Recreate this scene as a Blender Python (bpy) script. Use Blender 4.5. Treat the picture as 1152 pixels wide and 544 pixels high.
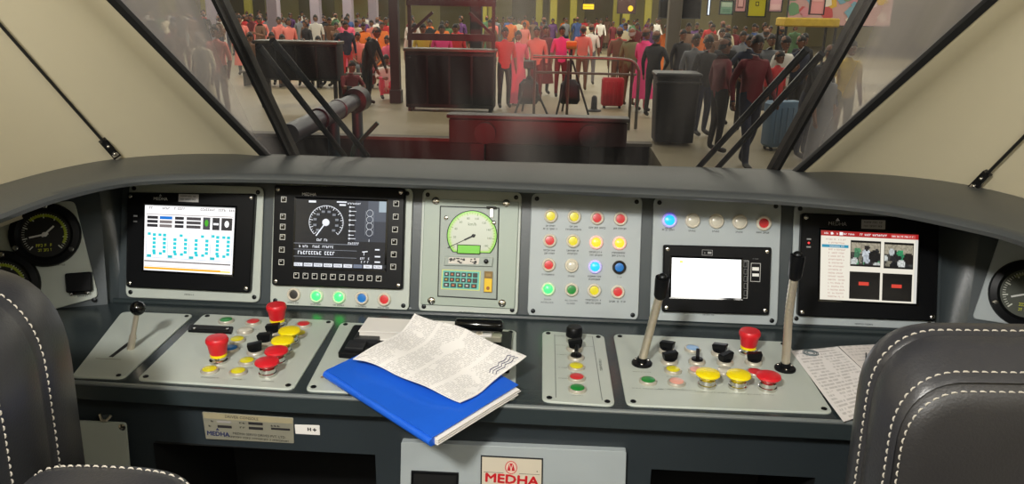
import bpy, bmesh, math, random
from math import sin, cos, pi, radians, sqrt, atan2, tan
from mathutils import Vector as V, Matrix
from mathutils.bvhtree import BVHTree
for o in list(bpy.data.objects): bpy.data.objects.remove(o)
S = bpy.context.scene
COL = S.collection

# ------------------------------------------------------------------ camera, sky, lights, exposure
FPX = 854.0
YAW, PITCH, ROLL = radians(3.5), radians(17), radians(1.0)
EYE = V((0, 0, 1.4))
FW = V((-sin(YAW)*cos(PITCH), cos(YAW)*cos(PITCH), -sin(PITCH)))
_r = V((cos(YAW), sin(YAW), 0)); _u = _r.cross(FW)
RT = _r*cos(ROLL) + _u*sin(ROLL)
UP = _u*cos(ROLL) - _r*sin(ROLL)
cd = bpy.data.cameras.new('camera'); cam = bpy.data.objects.new('camera', cd); COL.objects.link(cam)
cd.sensor_width = 36; cd.lens = FPX/1152*36; cd.clip_start = 0.02; cd.clip_end = 300
cam.matrix_world = Matrix(((RT.x, UP.x, -FW.x, EYE.x), (RT.y, UP.y, -FW.y, EYE.y), (RT.z, UP.z, -FW.z, EYE.z), (0, 0, 0, 1)))
S.camera = cam
S.view_settings.view_transform = 'Standard'; S.view_settings.look = 'None'
S.view_settings.gamma = 1; S.view_settings.use_curve_mapping = False
S.view_settings.exposure = 0.08
w = bpy.data.worlds.new('night_sky'); S.world = w; w.use_nodes = True
w.node_tree.nodes['Background'].inputs[0].default_value = (0.02, 0.022, 0.03, 1)
w.node_tree.nodes['Background'].inputs[1].default_value = 1.0

def area(name, loc, tgt, size, power, col, size_y=None, spread=pi):
    l = bpy.data.lights.new(name, 'AREA'); l.energy = power; l.color = col; l.size = size
    if size_y: l.shape = 'RECTANGLE'; l.size_y = size_y
    l.spread = spread
    o = bpy.data.objects.new(name, l); COL.objects.link(o); o.location = loc
    o.rotation_euler = (V(tgt)-V(loc)).to_track_quat('-Z', 'Y').to_euler()
    return o
area('cab_ceiling_lamp', (-0.45, -0.42, 2.06), (-0.15, 1.2, 0.8), 0.16, 35, (1.0, 0.975, 0.92))
area('cab_ceiling_lamp', (0.65, -0.2, 2.08), (0.4, 1.0, 0.7), 0.30, 9, (1.0, 0.97, 0.90))  # weaker unseen lamp, added as fill light
area('cab_ceiling_lamp', (0.0, -0.9, 2.08), (0.0, -0.6, 0.0), 0.40, 8, (1.0, 0.97, 0.90))
for k, yy in enumerate((15.5, 22, 30, 39)):
    area('station_lamp', (0, yy, 5.2), (0, yy, -0.7), 34, 780 + 430*k, (1.0, 0.92, 0.76), 1.0)
area('platform_lamp', (5, 8, 5.2), (4.5, 9.5, -0.7), 3, 170, (1.0, 0.93, 0.8), 8)
def spot(name, loc, tgt, power, col, ang):
    l = bpy.data.lights.new(name, 'SPOT'); l.energy = power; l.color = col; l.spot_size = ang; l.spot_blend = 0.6; l.shadow_soft_size = 0.08
    o = bpy.data.objects.new(name, l); COL.objects.link(o); o.location = loc
    o.rotation_euler = (V(tgt)-V(loc)).to_track_quat('-Z', 'Y').to_euler()
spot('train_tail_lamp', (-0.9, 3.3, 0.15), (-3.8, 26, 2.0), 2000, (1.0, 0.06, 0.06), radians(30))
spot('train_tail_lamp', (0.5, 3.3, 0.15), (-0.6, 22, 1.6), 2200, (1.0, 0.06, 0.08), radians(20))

# ------------------------------------------------------------------ helpers
def ray(px, py): return FW + RT*((px-576)/FPX) + UP*((272-py)/FPX)
def hit(px, py, o, n):
    d = ray(px, py); n = V(n)
    return EYE + d*((V(o)-EYE).dot(n)/d.dot(n))
def Zp(px, py, z): return hit(px, py, (0, 0, z), (0, 0, 1))
def Yp(px, py, y): return hit(px, py, (0, y, 0), (0, 1, 0))
def lin(c):
    c = c/255.0
    return c/12.92 if c <= 0.04045 else ((c+0.055)/1.055)**2.4
def rgb(c): return (lin(c[0]), lin(c[1]), lin(c[2]), 1.0)

MATS = {}
def M(name, c=(128, 128, 128), rough=0.5, metal=0.0, var=0.0, vscale=8, bump=0.0, bscale=60, spec=0.5, coat=0.0):
    if name in MATS: return MATS[name]
    m = bpy.data.materials.new(name); m.use_nodes = True; nt = m.node_tree; b = nt.nodes['Principled BSDF']
    b.inputs['Base Color'].default_value = rgb(c); b.inputs['Roughness'].default_value = rough
    b.inputs['Metallic'].default_value = metal; b.inputs['Specular IOR Level'].default_value = spec
    b.inputs['Coat Weight'].default_value = coat
    if var or bump:
        tc = nt.nodes.new('ShaderNodeTexCoord')
    if var:
        n = nt.nodes.new('ShaderNodeTexNoise'); n.inputs['Scale'].default_value = vscale; n.inputs['Detail'].default_value = 5
        nt.links.new(tc.outputs['Object'], n.inputs['Vector'])
        mx = nt.nodes.new('ShaderNodeMix'); mx.data_type = 'RGBA'; mx.blend_type = 'MULTIPLY'
        mx.inputs[0].default_value = 1.0; mx.inputs[6].default_value = rgb(c)
        rp = nt.nodes.new('ShaderNodeValToRGB')
        rp.color_ramp.elements[0].position = 0.3; rp.color_ramp.elements[1].position = 0.7
        v = 1-var; rp.color_ramp.elements[0].color = (v, v, v, 1)
        nt.links.new(n.outputs['Fac'], rp.inputs['Fac']); nt.links.new(rp.outputs['Color'], mx.inputs[7])
        nt.links.new(mx.outputs[2], b.inputs['Base Color'])
    if bump:
        n2 = nt.nodes.new('ShaderNodeTexNoise'); n2.inputs['Scale'].default_value = bscale; n2.inputs['Detail'].default_value = 4
        nt.links.new(tc.outputs['Object'], n2.inputs['Vector'])
        bp = nt.nodes.new('ShaderNodeBump'); bp.inputs['Strength'].default_value = bump; bp.inputs['Distance'].default_value = 0.002
        nt.links.new(n2.outputs['Fac'], bp.inputs['Height']); nt.links.new(bp.outputs['Normal'], b.inputs['Normal'])
    MATS[name] = m
    return m
def E(name, c, strength, facing=0):
    if name in MATS: return MATS[name]
    m = bpy.data.materials.new(name); m.use_nodes = True; b = m.node_tree.nodes['Principled BSDF']
    b.inputs['Base Color'].default_value = rgb(c); b.inputs['Emission Color'].default_value = rgb(c)
    b.inputs['Emission Strength'].default_value = strength; b.inputs['Roughness'].default_value = 0.3
    MATS[name] = m
    return m
def attr_mat(name, emit, rough=0.5):
    m = bpy.data.materials.new(name); m.use_nodes = True; nt = m.node_tree; b = nt.nodes['Principled BSDF']
    a = nt.nodes.new('ShaderNodeAttribute'); a.attribute_name = 'Col'
    b.inputs['Roughness'].default_value = rough
    if emit:
        b.inputs['Base Color'].default_value = (0.01, 0.01, 0.01, 1)
        nt.links.new(a.outputs['Color'], b.inputs['Emission Color']); b.inputs['Emission Strength'].default_value = emit
    else:
        nt.links.new(a.outputs['Color'], b.inputs['Base Color'])
    return m

def noise2(i): return random.Random(i).random()

class MB:
    def __init__(s): s.v = []; s.f = []; s.c = []; s.mi = []
    def add(s, vs, fs, M4=None, col=None, mi=0):
        n = len(s.v)
        s.v += [tuple(M4 @ V(v)) if M4 else tuple(v) for v in vs]
        for f in fs: s.f.append(tuple(i+n for i in f)); s.c.append(col); s.mi.append(mi)
        return s
    def box(s, c, d, M4=None, ch=0.0, col=None, mi=0):
        x, y, z = d[0]/2, d[1]/2, d[2]/2
        if not ch:
            vs = [(c[0]+a*x, c[1]+b*y, c[2]+e*z) for e in (-1, 1) for a, b in ((-1, -1), (1, -1), (1, 1), (-1, 1))]
            return s.add(vs, [(3, 2, 1, 0), (4, 5, 6, 7), (0, 1, 5, 4), (1, 2, 6, 5), (2, 3, 7, 6), (3, 0, 4, 7)], M4, col, mi)
        rings = []
        for zz, k in ((-z, ch), (-z+ch, 0), (z-ch, 0), (z, ch)):
            rings.append([(c[0]+px, c[1]+py, c[2]+zz) for px, py in rrect(2*(x-k), 2*(y-k), max(ch-k*0.5, 1e-4), 2)])
        return s.loft(rings, True, True, True, M4, col, mi)
    def loft(s, rings, closed=True, cap0=False, cap1=False, M4=None, col=None, mi=0):
        n = len(rings[0]); vs = [p for r in rings for p in r]; fs = []
        for i in range(len(rings)-1):
            for j in range(n if closed else n-1):
                a = i*n+j; b = i*n+(j+1) % n
                fs.append((a, b, b+n, a+n))
        if cap0: fs.append(tuple(range(n-1, -1, -1)))
        if cap1: fs.append(tuple(range((len(rings)-1)*n, len(rings)*n)))
        return s.add(vs, fs, M4, col, mi)
    def lathe(s, prof, seg=20, M4=None, col=None, cap0=True, cap1=True, mi=0):
        rings = [[(r*cos(2*pi*j/seg), r*sin(2*pi*j/seg), z) for j in range(seg)] for r, z in prof]
        return s.loft(rings, True, cap0, cap1, M4, col, mi)
    def tube(s, pts, r, seg=8, caps=True, M4=None, col=None, mi=0):
        pts = [V(p) for p in pts]; rs = r if isinstance(r, (list, tuple)) else [r]*len(pts)
        rings = []; prev = None
        for i, p in enumerate(pts):
            t = (pts[min(i+1, len(pts)-1)]-pts[max(i-1, 0)]).normalized()
            if prev is None:
                a = t.orthogonal().normalized()
            else:
                a = (prev - t*prev.dot(t)).normalized()
            prev = a; b = t.cross(a)
            rings.append([tuple(p+(a*cos(2*pi*j/seg)+b*sin(2*pi*j/seg))*rs[i]) for j in range(seg)])
        return s.loft(rings, True, caps, caps, M4, col, mi)
    def bar(s, p, q, wd, th, M4=None, up=(0, 0, 1)):
        p, q = V(p), V(q); t = (q-p).normalized(); a = t.cross(V(up)).normalized(); b = a.cross(t)
        rings = [[tuple(x+a*(i*wd/2)+b*(j*th/2)) for i, j in ((-1, -1), (1, -1), (1, 1), (-1, 1))] for x in (p, q)]
        return s.loft(rings, True, True, True, M4)
    def plate(s, poly, h0, h1, ch=0.0, M4=None, r=0.0, n=4, col=None):
        if ch:
            r0 = round_poly(poly, max(r, 2e-4), n); r1 = round_poly(inset(poly, ch), max(r-ch, 1e-4), n)
            rings = [[(x, y, h0) for x, y in r0], [(x, y, h1-ch) for x, y in r0], [(x, y, h1) for x, y in r1]]
        else:
            r0 = round_poly(poly, r, n) if r else list(poly)
            rings = [[(x, y, h0) for x, y in r0], [(x, y, h1) for x, y in r0]]
        return s.loft(rings, True, True, True, M4, col)
    def sphere(s, c, r, seg=12, rin=8, M4=None, mi=0):
        r = r if isinstance(r, (tuple, list)) else (r, r, r)
        rings = []
        for i in range(rin+1):
            t = -pi/2 + pi*(i+0.02)/(rin+0.04)
            rings.append([(c[0]+r[0]*cos(t)*cos(2*pi*j/seg), c[1]+r[1]*cos(t)*sin(2*pi*j/seg), c[2]+r[2]*sin(t)) for j in range(seg)])
        return s.loft(rings, True, True, True, M4, None, mi)
    def mesh(s, name, mats, smooth=40):
        me = bpy.data.meshes.new(name); me.from_pydata(s.v, [], s.f)
        for m in (mats if isinstance(mats, (list, tuple)) else [mats]): me.materials.append(m)
        if any(s.mi): me.polygons.foreach_set('material_index', s.mi)
        if any(c is not None for c in s.c):
            at = me.color_attributes.new('Col', 'FLOAT_COLOR', 'CORNER'); buf = []
            for f, c in zip(s.f, s.c): buf += list(rgb(c or (128, 128, 128)))*len(f)
            at.data.foreach_set('color', buf)
        me.update()
        if smooth:
            me.shade_smooth(); me.set_sharp_from_angle(angle=radians(smooth))
        return me
    def build(s, name, mats, parent=None, smooth=40, M4=None, label=None):
        return link(name, s.mesh(name, mats, smooth), parent, M4, label)

def link(name, me, parent=None, M4=None, label=None):
    o = bpy.data.objects.new(name, me); COL.objects.link(o)
    if parent: o.parent = parent
    if M4: o.matrix_basis = M4
    if label: o['label'] = label
    return o
def rrect(w_, h_, r, n=4, cx=0, cy=0):
    out = []
    for qx, qy, a0 in ((1, -1, -pi/2), (1, 1, 0), (-1, 1, pi/2), (-1, -1, pi)):
        for i in range(n+1):
            a = a0 + pi/2*i/n
            out.append((cx+qx*(w_/2-r)+r*cos(a), cy+qy*(h_/2-r)+r*sin(a)))
    return out
def area2(p): return sum(p[i][0]*p[(i+1) % len(p)][1]-p[(i+1) % len(p)][0]*p[i][1] for i in range(len(p)))/2
def ccw(p): return list(p) if area2(p) > 0 else list(p)[::-1]
def inset(poly, d):
    p = [V((a, b)) for a, b in poly]; n = len(p); out = []
    for i in range(n):
        e1 = (p[i]-p[i-1]).normalized(); e2 = (p[(i+1) % n]-p[i]).normalized()
        n1 = V((-e1.y, e1.x)); n2 = V((-e2.y, e2.x)); b = (n1+n2)
        b = b/max(b.dot(n1), 0.2)
        out.append(tuple(p[i]+b*d))
    return out
def round_poly(poly, r, n=4):
    if r <= 0: return list(poly)
    p = [V((a, b)) for a, b in poly]; N = len(p); out = []
    for i in range(N):
        a = (p[i-1]-p[i]).normalized(); b = (p[(i+1) % N]-p[i]).normalized()
        half = a.angle(b)/2; d = min(r/tan(half), 0.45*min((p[i-1]-p[i]).length, (p[(i+1) % N]-p[i]).length))
        s, e = p[i]+a*d, p[i]+b*d
        for k in range(n+1):
            t = k/n; out.append(tuple(s*(1-t)**2 + p[i]*2*t*(1-t) + e*t*t))
    return out
def tag(o, label=None, cat=None, group=None, kind=None):
    if label: o['label'] = label
    if cat: o['category'] = cat
    if group: o['group'] = group
    if kind: o['kind'] = kind
    return o
def thing(name, label, cat, M4=None, group=None):
    o = bpy.data.objects.new(name, None); COL.objects.link(o); o.empty_display_size = 0.1
    if M4 is not None: o.matrix_basis = M4
    return tag(o, label, cat, group)
def frame(o, X, Y_):
    X = V(X).normalized(); Y_ = V(Y_).normalized(); Z_ = X.cross(Y_)
    return Matrix(((X.x, Y_.x, Z_.x, o[0]), (X.y, Y_.y, Z_.y, o[1]), (X.z, Y_.z, Z_.z, o[2]), (0, 0, 0, 1)))
def T(x, y, z=0.0): return Matrix.Translation((x, y, z))
def RZ(a): return Matrix.Rotation(a, 4, 'Z')
def RX(a): return Matrix.Rotation(a, 4, 'X')
class Face:
    """a flat working face: maps photo pixels to (u, v) on it"""
    def __init__(s, M4): s.M = M4; s.I = M4.inverted(); s.o = M4.translation; s.n = M4.col[2].to_3d()
    def uv(s, px, py, wz=0.0):
        p = s.I @ hit(px, py, s.o + s.n*wz, s.n)
        return (p.x, p.y)
def poly_rect(x0, y0, x1, y1): return [(x0, y0), (x1, y0), (x1, y1), (x0, y1)]

CACHE = {}
def shared(key, fn):
    if key not in CACHE: CACHE[key] = fn()
    return CACHE[key]

PRINT = attr_mat('printed_ink', 0, 0.55)
SCREEN = attr_mat('screen_glow', 1.15, 0.2)
def decal(name, items, parent, w0=0.0, mat=None, dz=0.00006, M4=None, label=None):
    b = MB()
    lay = 0; last = None
    for item in items:
        poly, c = item[0], item[1]; fam = item[2] if len(item) > 2 else None
        if fam is None or fam != last: lay += 1
        last = fam
        b.add([(x, y, w0+dz*lay) for x, y in ccw(poly)], [tuple(range(len(poly)))], None, c)
    return b.build(name, mat or PRINT, parent, 0, M4, label)
def glyphs(x, y, width, h, seed, c=(30, 32, 34), center=True):
    """a line of print too small to read: small dark letter-sized strokes"""
    rnd = random.Random(seed); x0 = x-width/2 if center else x; out = []; t = 0; fam = ('g', seed, x, y)
    while t < width-h*0.5:
        if rnd.random() < 0.16: t += h*0.5; continue
        lw = h*rnd.uniform(0.45, 0.75); k = rnd.random()
        xa = x0+t; xb = min(xa+lw*0.8, x0+width)
        if k < 0.5:
            out.append((poly_rect(xa, y, xa+lw*0.25, y+h), c)); out.append((poly_rect(xa, y+h*0.4, xb, y+h*0.62), c)); out.append((poly_rect(xa, y+h*0.8, xb, y+h), c))
        elif k < 0.8:
            out.append((poly_rect(xa, y, xb, y+h*0.22), c)); out.append((poly_rect(xb-lw*0.25, y, xb, y+h), c)); out.append((poly_rect(xa, y+h*0.78, xb, y+h), c))
        else:
            out.append((poly_rect(xa+lw*0.3, y, xa+lw*0.55, y+h), c)); out.append((poly_rect(xa, y+h*0.78, xb, y+h), c))
        t += lw
    return [(p, k, fam) for p, k in out]
def text(body, size, parent, x, y, z, mat, center=True, bold=0.0, M4=None, ext=0.0002, label=None, sx=1.0):
    key = ('text', body, size, center, bold, ext, mat.name, sx)
    def mk():
        cu = bpy.data.curves.new('lettering', 'FONT'); cu.body = body; cu.size = size; cu.resolution_u = 2
        cu.align_x = 'CENTER' if center else 'LEFT'; cu.align_y = 'CENTER'; cu.extrude = ext
        o = bpy.data.objects.new('lettering', cu); COL.objects.link(o)
        dg = bpy.context.evaluated_depsgraph_get()
        me = bpy.data.meshes.new_from_object(o.evaluated_get(dg))
        bpy.data.objects.remove(o); me.name = 'lettering'
        me.materials.clear(); me.materials.append(mat)
        if bold:
            bm = bmesh.new(); bm.from_mesh(me); g0 = bm.verts[:]+bm.edges[:]+bm.faces[:]
            for k, (dx, dy) in enumerate(((bold, 0), (-bold, 0), (0, bold), (0, -bold))):
                r = bmesh.ops.duplicate(bm, geom=g0); bmesh.ops.translate(bm, verts=[q for q in r['geom'] if isinstance(q, bmesh.types.BMVert)], vec=(dx, dy, 0.00001*(k+1)))
            bm.to_mesh(me); bm.free()
        if sx != 1.0: me.transform(Matrix.Diagonal((sx, 1, 1, 1)))
        return me
    return link('lettering', shared(key, mk), parent, M4 or T(x, y, z), label)

# ------------------------------------------------------------------ materials
M('desk_dark', (64, 71, 74), 0.34, var=0.12, vscale=5, bump=0.08, bscale=220)
M('apron_dark', (42, 49, 53), 0.4, var=0.12, vscale=5)
M('desk_deck', (47, 55, 57), 0.26, var=0.1, vscale=4, bump=0.05, bscale=260)
M('hood_grey', (72, 75, 75), 0.42, var=0.14, vscale=3, bump=0.12, bscale=180)
M('panel_grey', (182, 189, 181), 0.42, var=0.07, vscale=9, bump=0.03, bscale=300)
M('panel_blue_grey', (166, 174, 176), 0.42, var=0.07, vscale=9)
M('lining_cream', (192, 183, 156), 0.48, var=0.08, vscale=1.4, bump=0.05, bscale=30)
M('black_plastic', (15, 16, 18), 0.36, bump=0.03, bscale=300, spec=0.16)
M('black_gloss', (10, 11, 12), 0.12)
M('rubber', (8, 8, 9), 0.6)
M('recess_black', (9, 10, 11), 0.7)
M('chrome', (215, 212, 205), 0.18, 1.0)
M('steel', (205, 196, 178), 0.34, 0.75, bump=0.1, bscale=400)
M('screw_dark', (40, 42, 44), 0.35, 0.8)
M('bezel_ivory', (222, 214, 196), 0.35)
M('ring_silver', (186, 180, 166), 0.3, 0.35); M('bezel_dark', (74, 66, 58), 0.3, 0.6)
M('red_cap', (205, 30, 40), 0.38); M('yellow_cap', (238, 214, 10), 0.38)
M('lens_red', (200, 48, 52), 0.3); M('lens_yellow', (214, 204, 34), 0.3); M('lens_green', (30, 128, 52), 0.3)
M('lens_blue', (24, 112, 190), 0.3); M('lens_clear', (205, 200, 184), 0.2); M('lens_pink', (222, 158, 142), 0.35); M('lens_pale_blue', (128, 165, 205), 0.35)
M('lens_black', (44, 42, 38), 0.4)
E('glow_green', (52, 240, 90), 2.2); E('glow_orange', (255, 128, 30), 2.8); E('glow_blue', (20, 120, 255), 2.8)
for nm_, c_, s_ in (('green', (60, 190, 110), 0.35), ('orange', (235, 110, 110), 0.5), ('blue', (80, 70, 235), 0.55)):
    m_ = M('ring_'+nm_, (222, 214, 196), 0.35); b_ = m_.node_tree.nodes['Principled BSDF']; b_.inputs['Emission Color'].default_value = rgb(c_); b_.inputs['Emission Strength'].default_value = s_
M('leather', (50, 50, 53), 0.33, var=0.12, vscale=14, bump=0.16, bscale=380)
M('leather_panel', (40, 39, 40), 0.42, var=0.15, vscale=14, bump=0.2, bscale=380)
M('thread', (176, 170, 158), 0.7)
M('paper_white', (232, 228, 222), 0.7, var=0.05, vscale=14)
M('folder_blue', (32, 96, 212), 0.28, var=0.08, vscale=12, bump=0.06, bscale=150)
M('ink', (30, 32, 34), 0.6); M('ink_white', (215, 215, 210), 0.5); M('ink_red', (196, 22, 34), 0.5)
M('silver_plate', (186, 182, 162), 0.32, 0.55, var=0.08, vscale=40)
M('wood', (150, 110, 60), 0.5)
M('brass', (190, 150, 70), 0.3, 1.0)

# ------------------------------------------------------------------ the cab shell
ZD = 0.825                                     # deck height
GZ, GY, GK = 1.07, 1.665, 0.8                  # windscreen foot and rake
def glass_y(z): return GY - GK*(z-GZ)
def edge_x(side, z): return (-0.667-0.468*(z-GZ)) if side < 0 else (0.521+0.533*(z-GZ))
def lining_ring(side, z):
    """plan curve of the side lining at height z, from the windscreen edge back along the cab side"""
    sx, sy = edge_x(side, z), glass_y(z)
    xw = (-1.035-0.21*(z-GZ)) if side < 0 else (0.905+0.21*(z-GZ))
    t = (sx+side*0.085, sy+0.020); c = (xw, sy-0.005); e = (xw, sy-0.36)
    pts = [(sx, sy), (sx+side*0.004, sy-0.007), (sx+side*0.012, sy-0.008), (sx+side*0.060, sy+0.011), t]
    for k in range(1, 11):
        q = k/10
        pts.append((t[0]*(1-q)**2+2*c[0]*q*(1-q)+e[0]*q*q, t[1]*(1-q)**2+2*c[1]*q*(1-q)+e[1]*q*q))
    pts += [(xw, 0.5), (xw, -0.3), (xw, -1.25)]
    return [(x, y, z) for x, y in pts]
ZS = (0.4, 0.8, 0.97, 1.0, 1.03, 1.07, 1.15, 1.25, 1.35, 1.5, 1.7, 1.9, 2.12)
LIN = {}
for side, nm in ((-1, 'wall_left'), (1, 'wall_right')):
    b = MB(); rings = []
    for z in ZS:
        r = lining_ring(side, max(z, 1.03)); rings.append([(p[0], p[1], z) for p in r])
    rings = [[(-0.06+(x+0.06)*(1.22 if z < 0.98 else 1), y, z) for x, y, z in r] for r in rings]
    rings = [r if side > 0 else r[::-1] for r in rings]
    b.loft(rings, False)
    o = b.build(nm, MATS['lining_cream'], None, 60); o['kind'] = 'structure'
    LIN[side] = BVHTree.FromPolygons([V(v) for v in b.v], b.f)
b = MB(); b.box((-0.06, -0.2, 2.14), (2.9, 2.1, 0.04)); tag(b.build('ceiling', MATS['lining_cream']), kind='structure')
b = MB(); b.box((-0.06, -1.27, 1.05), (2.9, 0.04, 2.2)); tag(b.build('wall_back', MATS['lining_cream']), kind='structure')
b = MB(); b.box((-0.06, 0.2, -0.02), (2.9, 3.0, 0.04)); tag(b.build('floor', M('cab_floor', (70, 72, 74), 0.6, var=0.2)), kind='structure')
def hit_lining(side, px, py, off):
    d = ray(px, py).normalized(); loc, n, i, dist = LIN[side].ray_cast(EYE, d)
    if n.dot(d) > 0: n = -n
    return loc + n*off, n

# windscreen
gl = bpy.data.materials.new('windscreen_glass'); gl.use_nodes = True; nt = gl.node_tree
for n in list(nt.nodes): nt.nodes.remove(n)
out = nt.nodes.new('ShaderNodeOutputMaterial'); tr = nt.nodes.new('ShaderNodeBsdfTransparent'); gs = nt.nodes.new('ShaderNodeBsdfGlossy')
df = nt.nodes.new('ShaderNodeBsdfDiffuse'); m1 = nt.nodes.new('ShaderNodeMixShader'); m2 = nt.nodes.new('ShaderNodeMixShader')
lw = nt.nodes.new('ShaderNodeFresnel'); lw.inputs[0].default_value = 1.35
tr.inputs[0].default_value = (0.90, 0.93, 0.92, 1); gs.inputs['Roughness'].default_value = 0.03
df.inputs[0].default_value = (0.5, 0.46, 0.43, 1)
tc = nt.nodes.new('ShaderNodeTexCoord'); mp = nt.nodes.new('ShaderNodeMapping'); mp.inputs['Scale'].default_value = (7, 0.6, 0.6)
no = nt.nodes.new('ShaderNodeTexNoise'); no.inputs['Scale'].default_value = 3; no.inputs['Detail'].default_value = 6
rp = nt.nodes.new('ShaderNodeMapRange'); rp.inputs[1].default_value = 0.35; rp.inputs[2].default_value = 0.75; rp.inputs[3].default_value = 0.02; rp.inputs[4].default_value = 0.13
# pale streak near the middle: a reflection painted into the pane
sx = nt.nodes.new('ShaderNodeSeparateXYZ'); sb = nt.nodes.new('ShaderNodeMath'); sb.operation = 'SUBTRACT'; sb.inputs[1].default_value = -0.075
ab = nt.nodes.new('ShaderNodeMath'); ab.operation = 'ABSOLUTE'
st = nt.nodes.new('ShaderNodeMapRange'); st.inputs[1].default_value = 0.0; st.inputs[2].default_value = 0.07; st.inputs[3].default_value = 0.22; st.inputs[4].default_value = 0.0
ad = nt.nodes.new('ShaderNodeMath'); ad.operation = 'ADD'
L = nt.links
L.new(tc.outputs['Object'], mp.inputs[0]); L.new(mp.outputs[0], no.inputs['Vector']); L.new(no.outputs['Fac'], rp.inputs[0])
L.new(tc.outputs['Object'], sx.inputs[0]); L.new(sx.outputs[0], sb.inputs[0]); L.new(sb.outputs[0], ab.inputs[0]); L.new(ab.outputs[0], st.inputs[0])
# unwiped sides: dirt, with the cab's reflection painted in as haze
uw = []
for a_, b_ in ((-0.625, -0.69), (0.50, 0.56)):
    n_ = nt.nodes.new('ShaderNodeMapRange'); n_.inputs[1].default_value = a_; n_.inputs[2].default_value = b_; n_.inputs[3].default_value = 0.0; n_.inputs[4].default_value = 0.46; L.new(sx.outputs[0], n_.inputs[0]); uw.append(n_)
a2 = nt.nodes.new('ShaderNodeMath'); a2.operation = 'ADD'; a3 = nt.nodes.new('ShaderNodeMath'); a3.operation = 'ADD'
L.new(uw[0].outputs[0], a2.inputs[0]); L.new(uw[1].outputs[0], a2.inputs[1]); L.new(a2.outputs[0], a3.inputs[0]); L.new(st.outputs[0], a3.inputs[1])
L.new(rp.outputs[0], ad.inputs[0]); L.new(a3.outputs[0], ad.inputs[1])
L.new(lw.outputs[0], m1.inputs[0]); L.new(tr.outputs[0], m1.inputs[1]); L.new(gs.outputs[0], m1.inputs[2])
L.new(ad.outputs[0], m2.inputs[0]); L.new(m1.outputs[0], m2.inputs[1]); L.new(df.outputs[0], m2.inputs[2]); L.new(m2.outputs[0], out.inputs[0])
win = thing('window_1', None, None); win['kind'] = 'structure'
b = MB(); q = []
for z in (1.0, 2.12):
    q += [(edge_x(-1, z)-0.02, glass_y(z)+0.012, z), (edge_x(1, z)+0.02, glass_y(z)+0.012, z)]
b.add(q, [(0, 1, 3, 2)])
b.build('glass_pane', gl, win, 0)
for side in (-1, 1):
    b = MB(); rings = []
    for z in (1.02, 2.12):
        x, y = edge_x(side, z), glass_y(z)
        rings.append([(x-side*0.012, y+0.006, z), (x-side*0.011, y-0.006, z), (x+side*0.003, y-0.011, z), (x+side*0.008, y+0.012, z), (x-side*0.010, y+0.02, z)])
    b.loft(rings, True, True, True); b.build('seal', MATS['rubber'], win)

# wipers outside the pane
def gp(px, py, off=0.05):
    n = V((0, 1, GK)).normalized()
    return hit(px, py, V((0, GY, GZ))+n*off, n)
wm = M('wiper_black', (20, 24, 27), 0.45)
def wiper(name_label, blade, arms):
    o0 = gp(*arms[0][0]); t = thing('windscreen_wiper', name_label, 'wiper', T(*o0), 'windscreen wipers')
    I = T(*o0).inverted()
    p, q = gp(*blade[0], 0.035), gp(*blade[1], 0.035); d = (q-p)
    bb = MB(); bb.bar(p-d*0.25, q, 0.018, 0.02, I, (0, 1, GK)); bb.build('blade_carrier', wm, t)
    bb = MB(); bb.bar(p-d*0.25-V((0, .015, .012)), q-V((0, .015, .012)), 0.007, 0.014, I, (0, 1, GK)); bb.build('blade_rubber', MATS['rubber'], t)
    for a in arms:
        bb = MB(); bb.tube([gp(*a[0], 0.055), gp(*a[1], 0.05)], [0.0065, 0.0075], 8, True, I); bb.build('wiper_arm', M('wiper_arm_grey', (62, 66, 70), 0.35, 0.5), t)
wiper('black windscreen wiper with twin thin arms on the left of the glass', ((249, 0), (333, 178)), (((388, 176), (291, 52)), ((414, 176), (306, 45))))
wiper('black windscreen wiper with twin thick arms on the right of the glass', ((975, 0), (866, 196)), (((784, 190), (908, 55)), ((806, 190), (925, 60))))

# blind guide cords with their clips
for side, lo, up_, lab in ((-1, (126, 170), (-14, 16), 'black blind cord and metal clip on the left cream lining'), (1, (1102, 208), (1170, 141), 'black blind cord and metal clip on the right cream lining')):
    a, n = hit_lining(side, *lo, 0.02); c, n2 = hit_lining(side, *up_, 0.02)
    d = (c-a).normalized()
    t = thing('blind_cord', lab, 'cord', T(*a), 'blind cords'); I = T(*a).inverted()
    bb = MB(); bb.tube([a, c+d*0.5], 0.0032, 8, True, I); bb.build('cord', M('cord_black', (24, 24, 24), 0.4), t)
    bb = MB(); bb.bar(a-d*0.004, a+d*0.045, 0.016, 0.012, I, n); bb.build('clip', M('clip_metal', (70, 70, 70), 0.25, 0.9), t)
    bb = MB(); bb.bar(a-n*0.028, a+n*0.006, 0.012, 0.016, I, d); bb.build('bracket', MATS['steel'], t)
    for k in (0.008, 0.03):
        bb = MB(); bb.sphere(a+d*k+n*0.007, 0.0035, 8, 5, I); bb.build('screw', MATS['chrome'], t)

# ------------------------------------------------------------------ the driver's desk
desk = thing('driver_desk', 'dark grey curved driver desk with overhanging hood below the windscreen', 'desk', T(-0.07, 1.2, 0))
DI = T(-0.07, 1.2, 0).inverted()
R17 = radians(17)
PO = V((0, 1.384, ZD)); PV = V((0, sin(R17), cos(R17))); PN = V((0, -cos(R17), sin(R17)))
FU = Face(frame(PO, (1, 0, 0), PV))            # plane of the upright instrument panels
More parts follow.
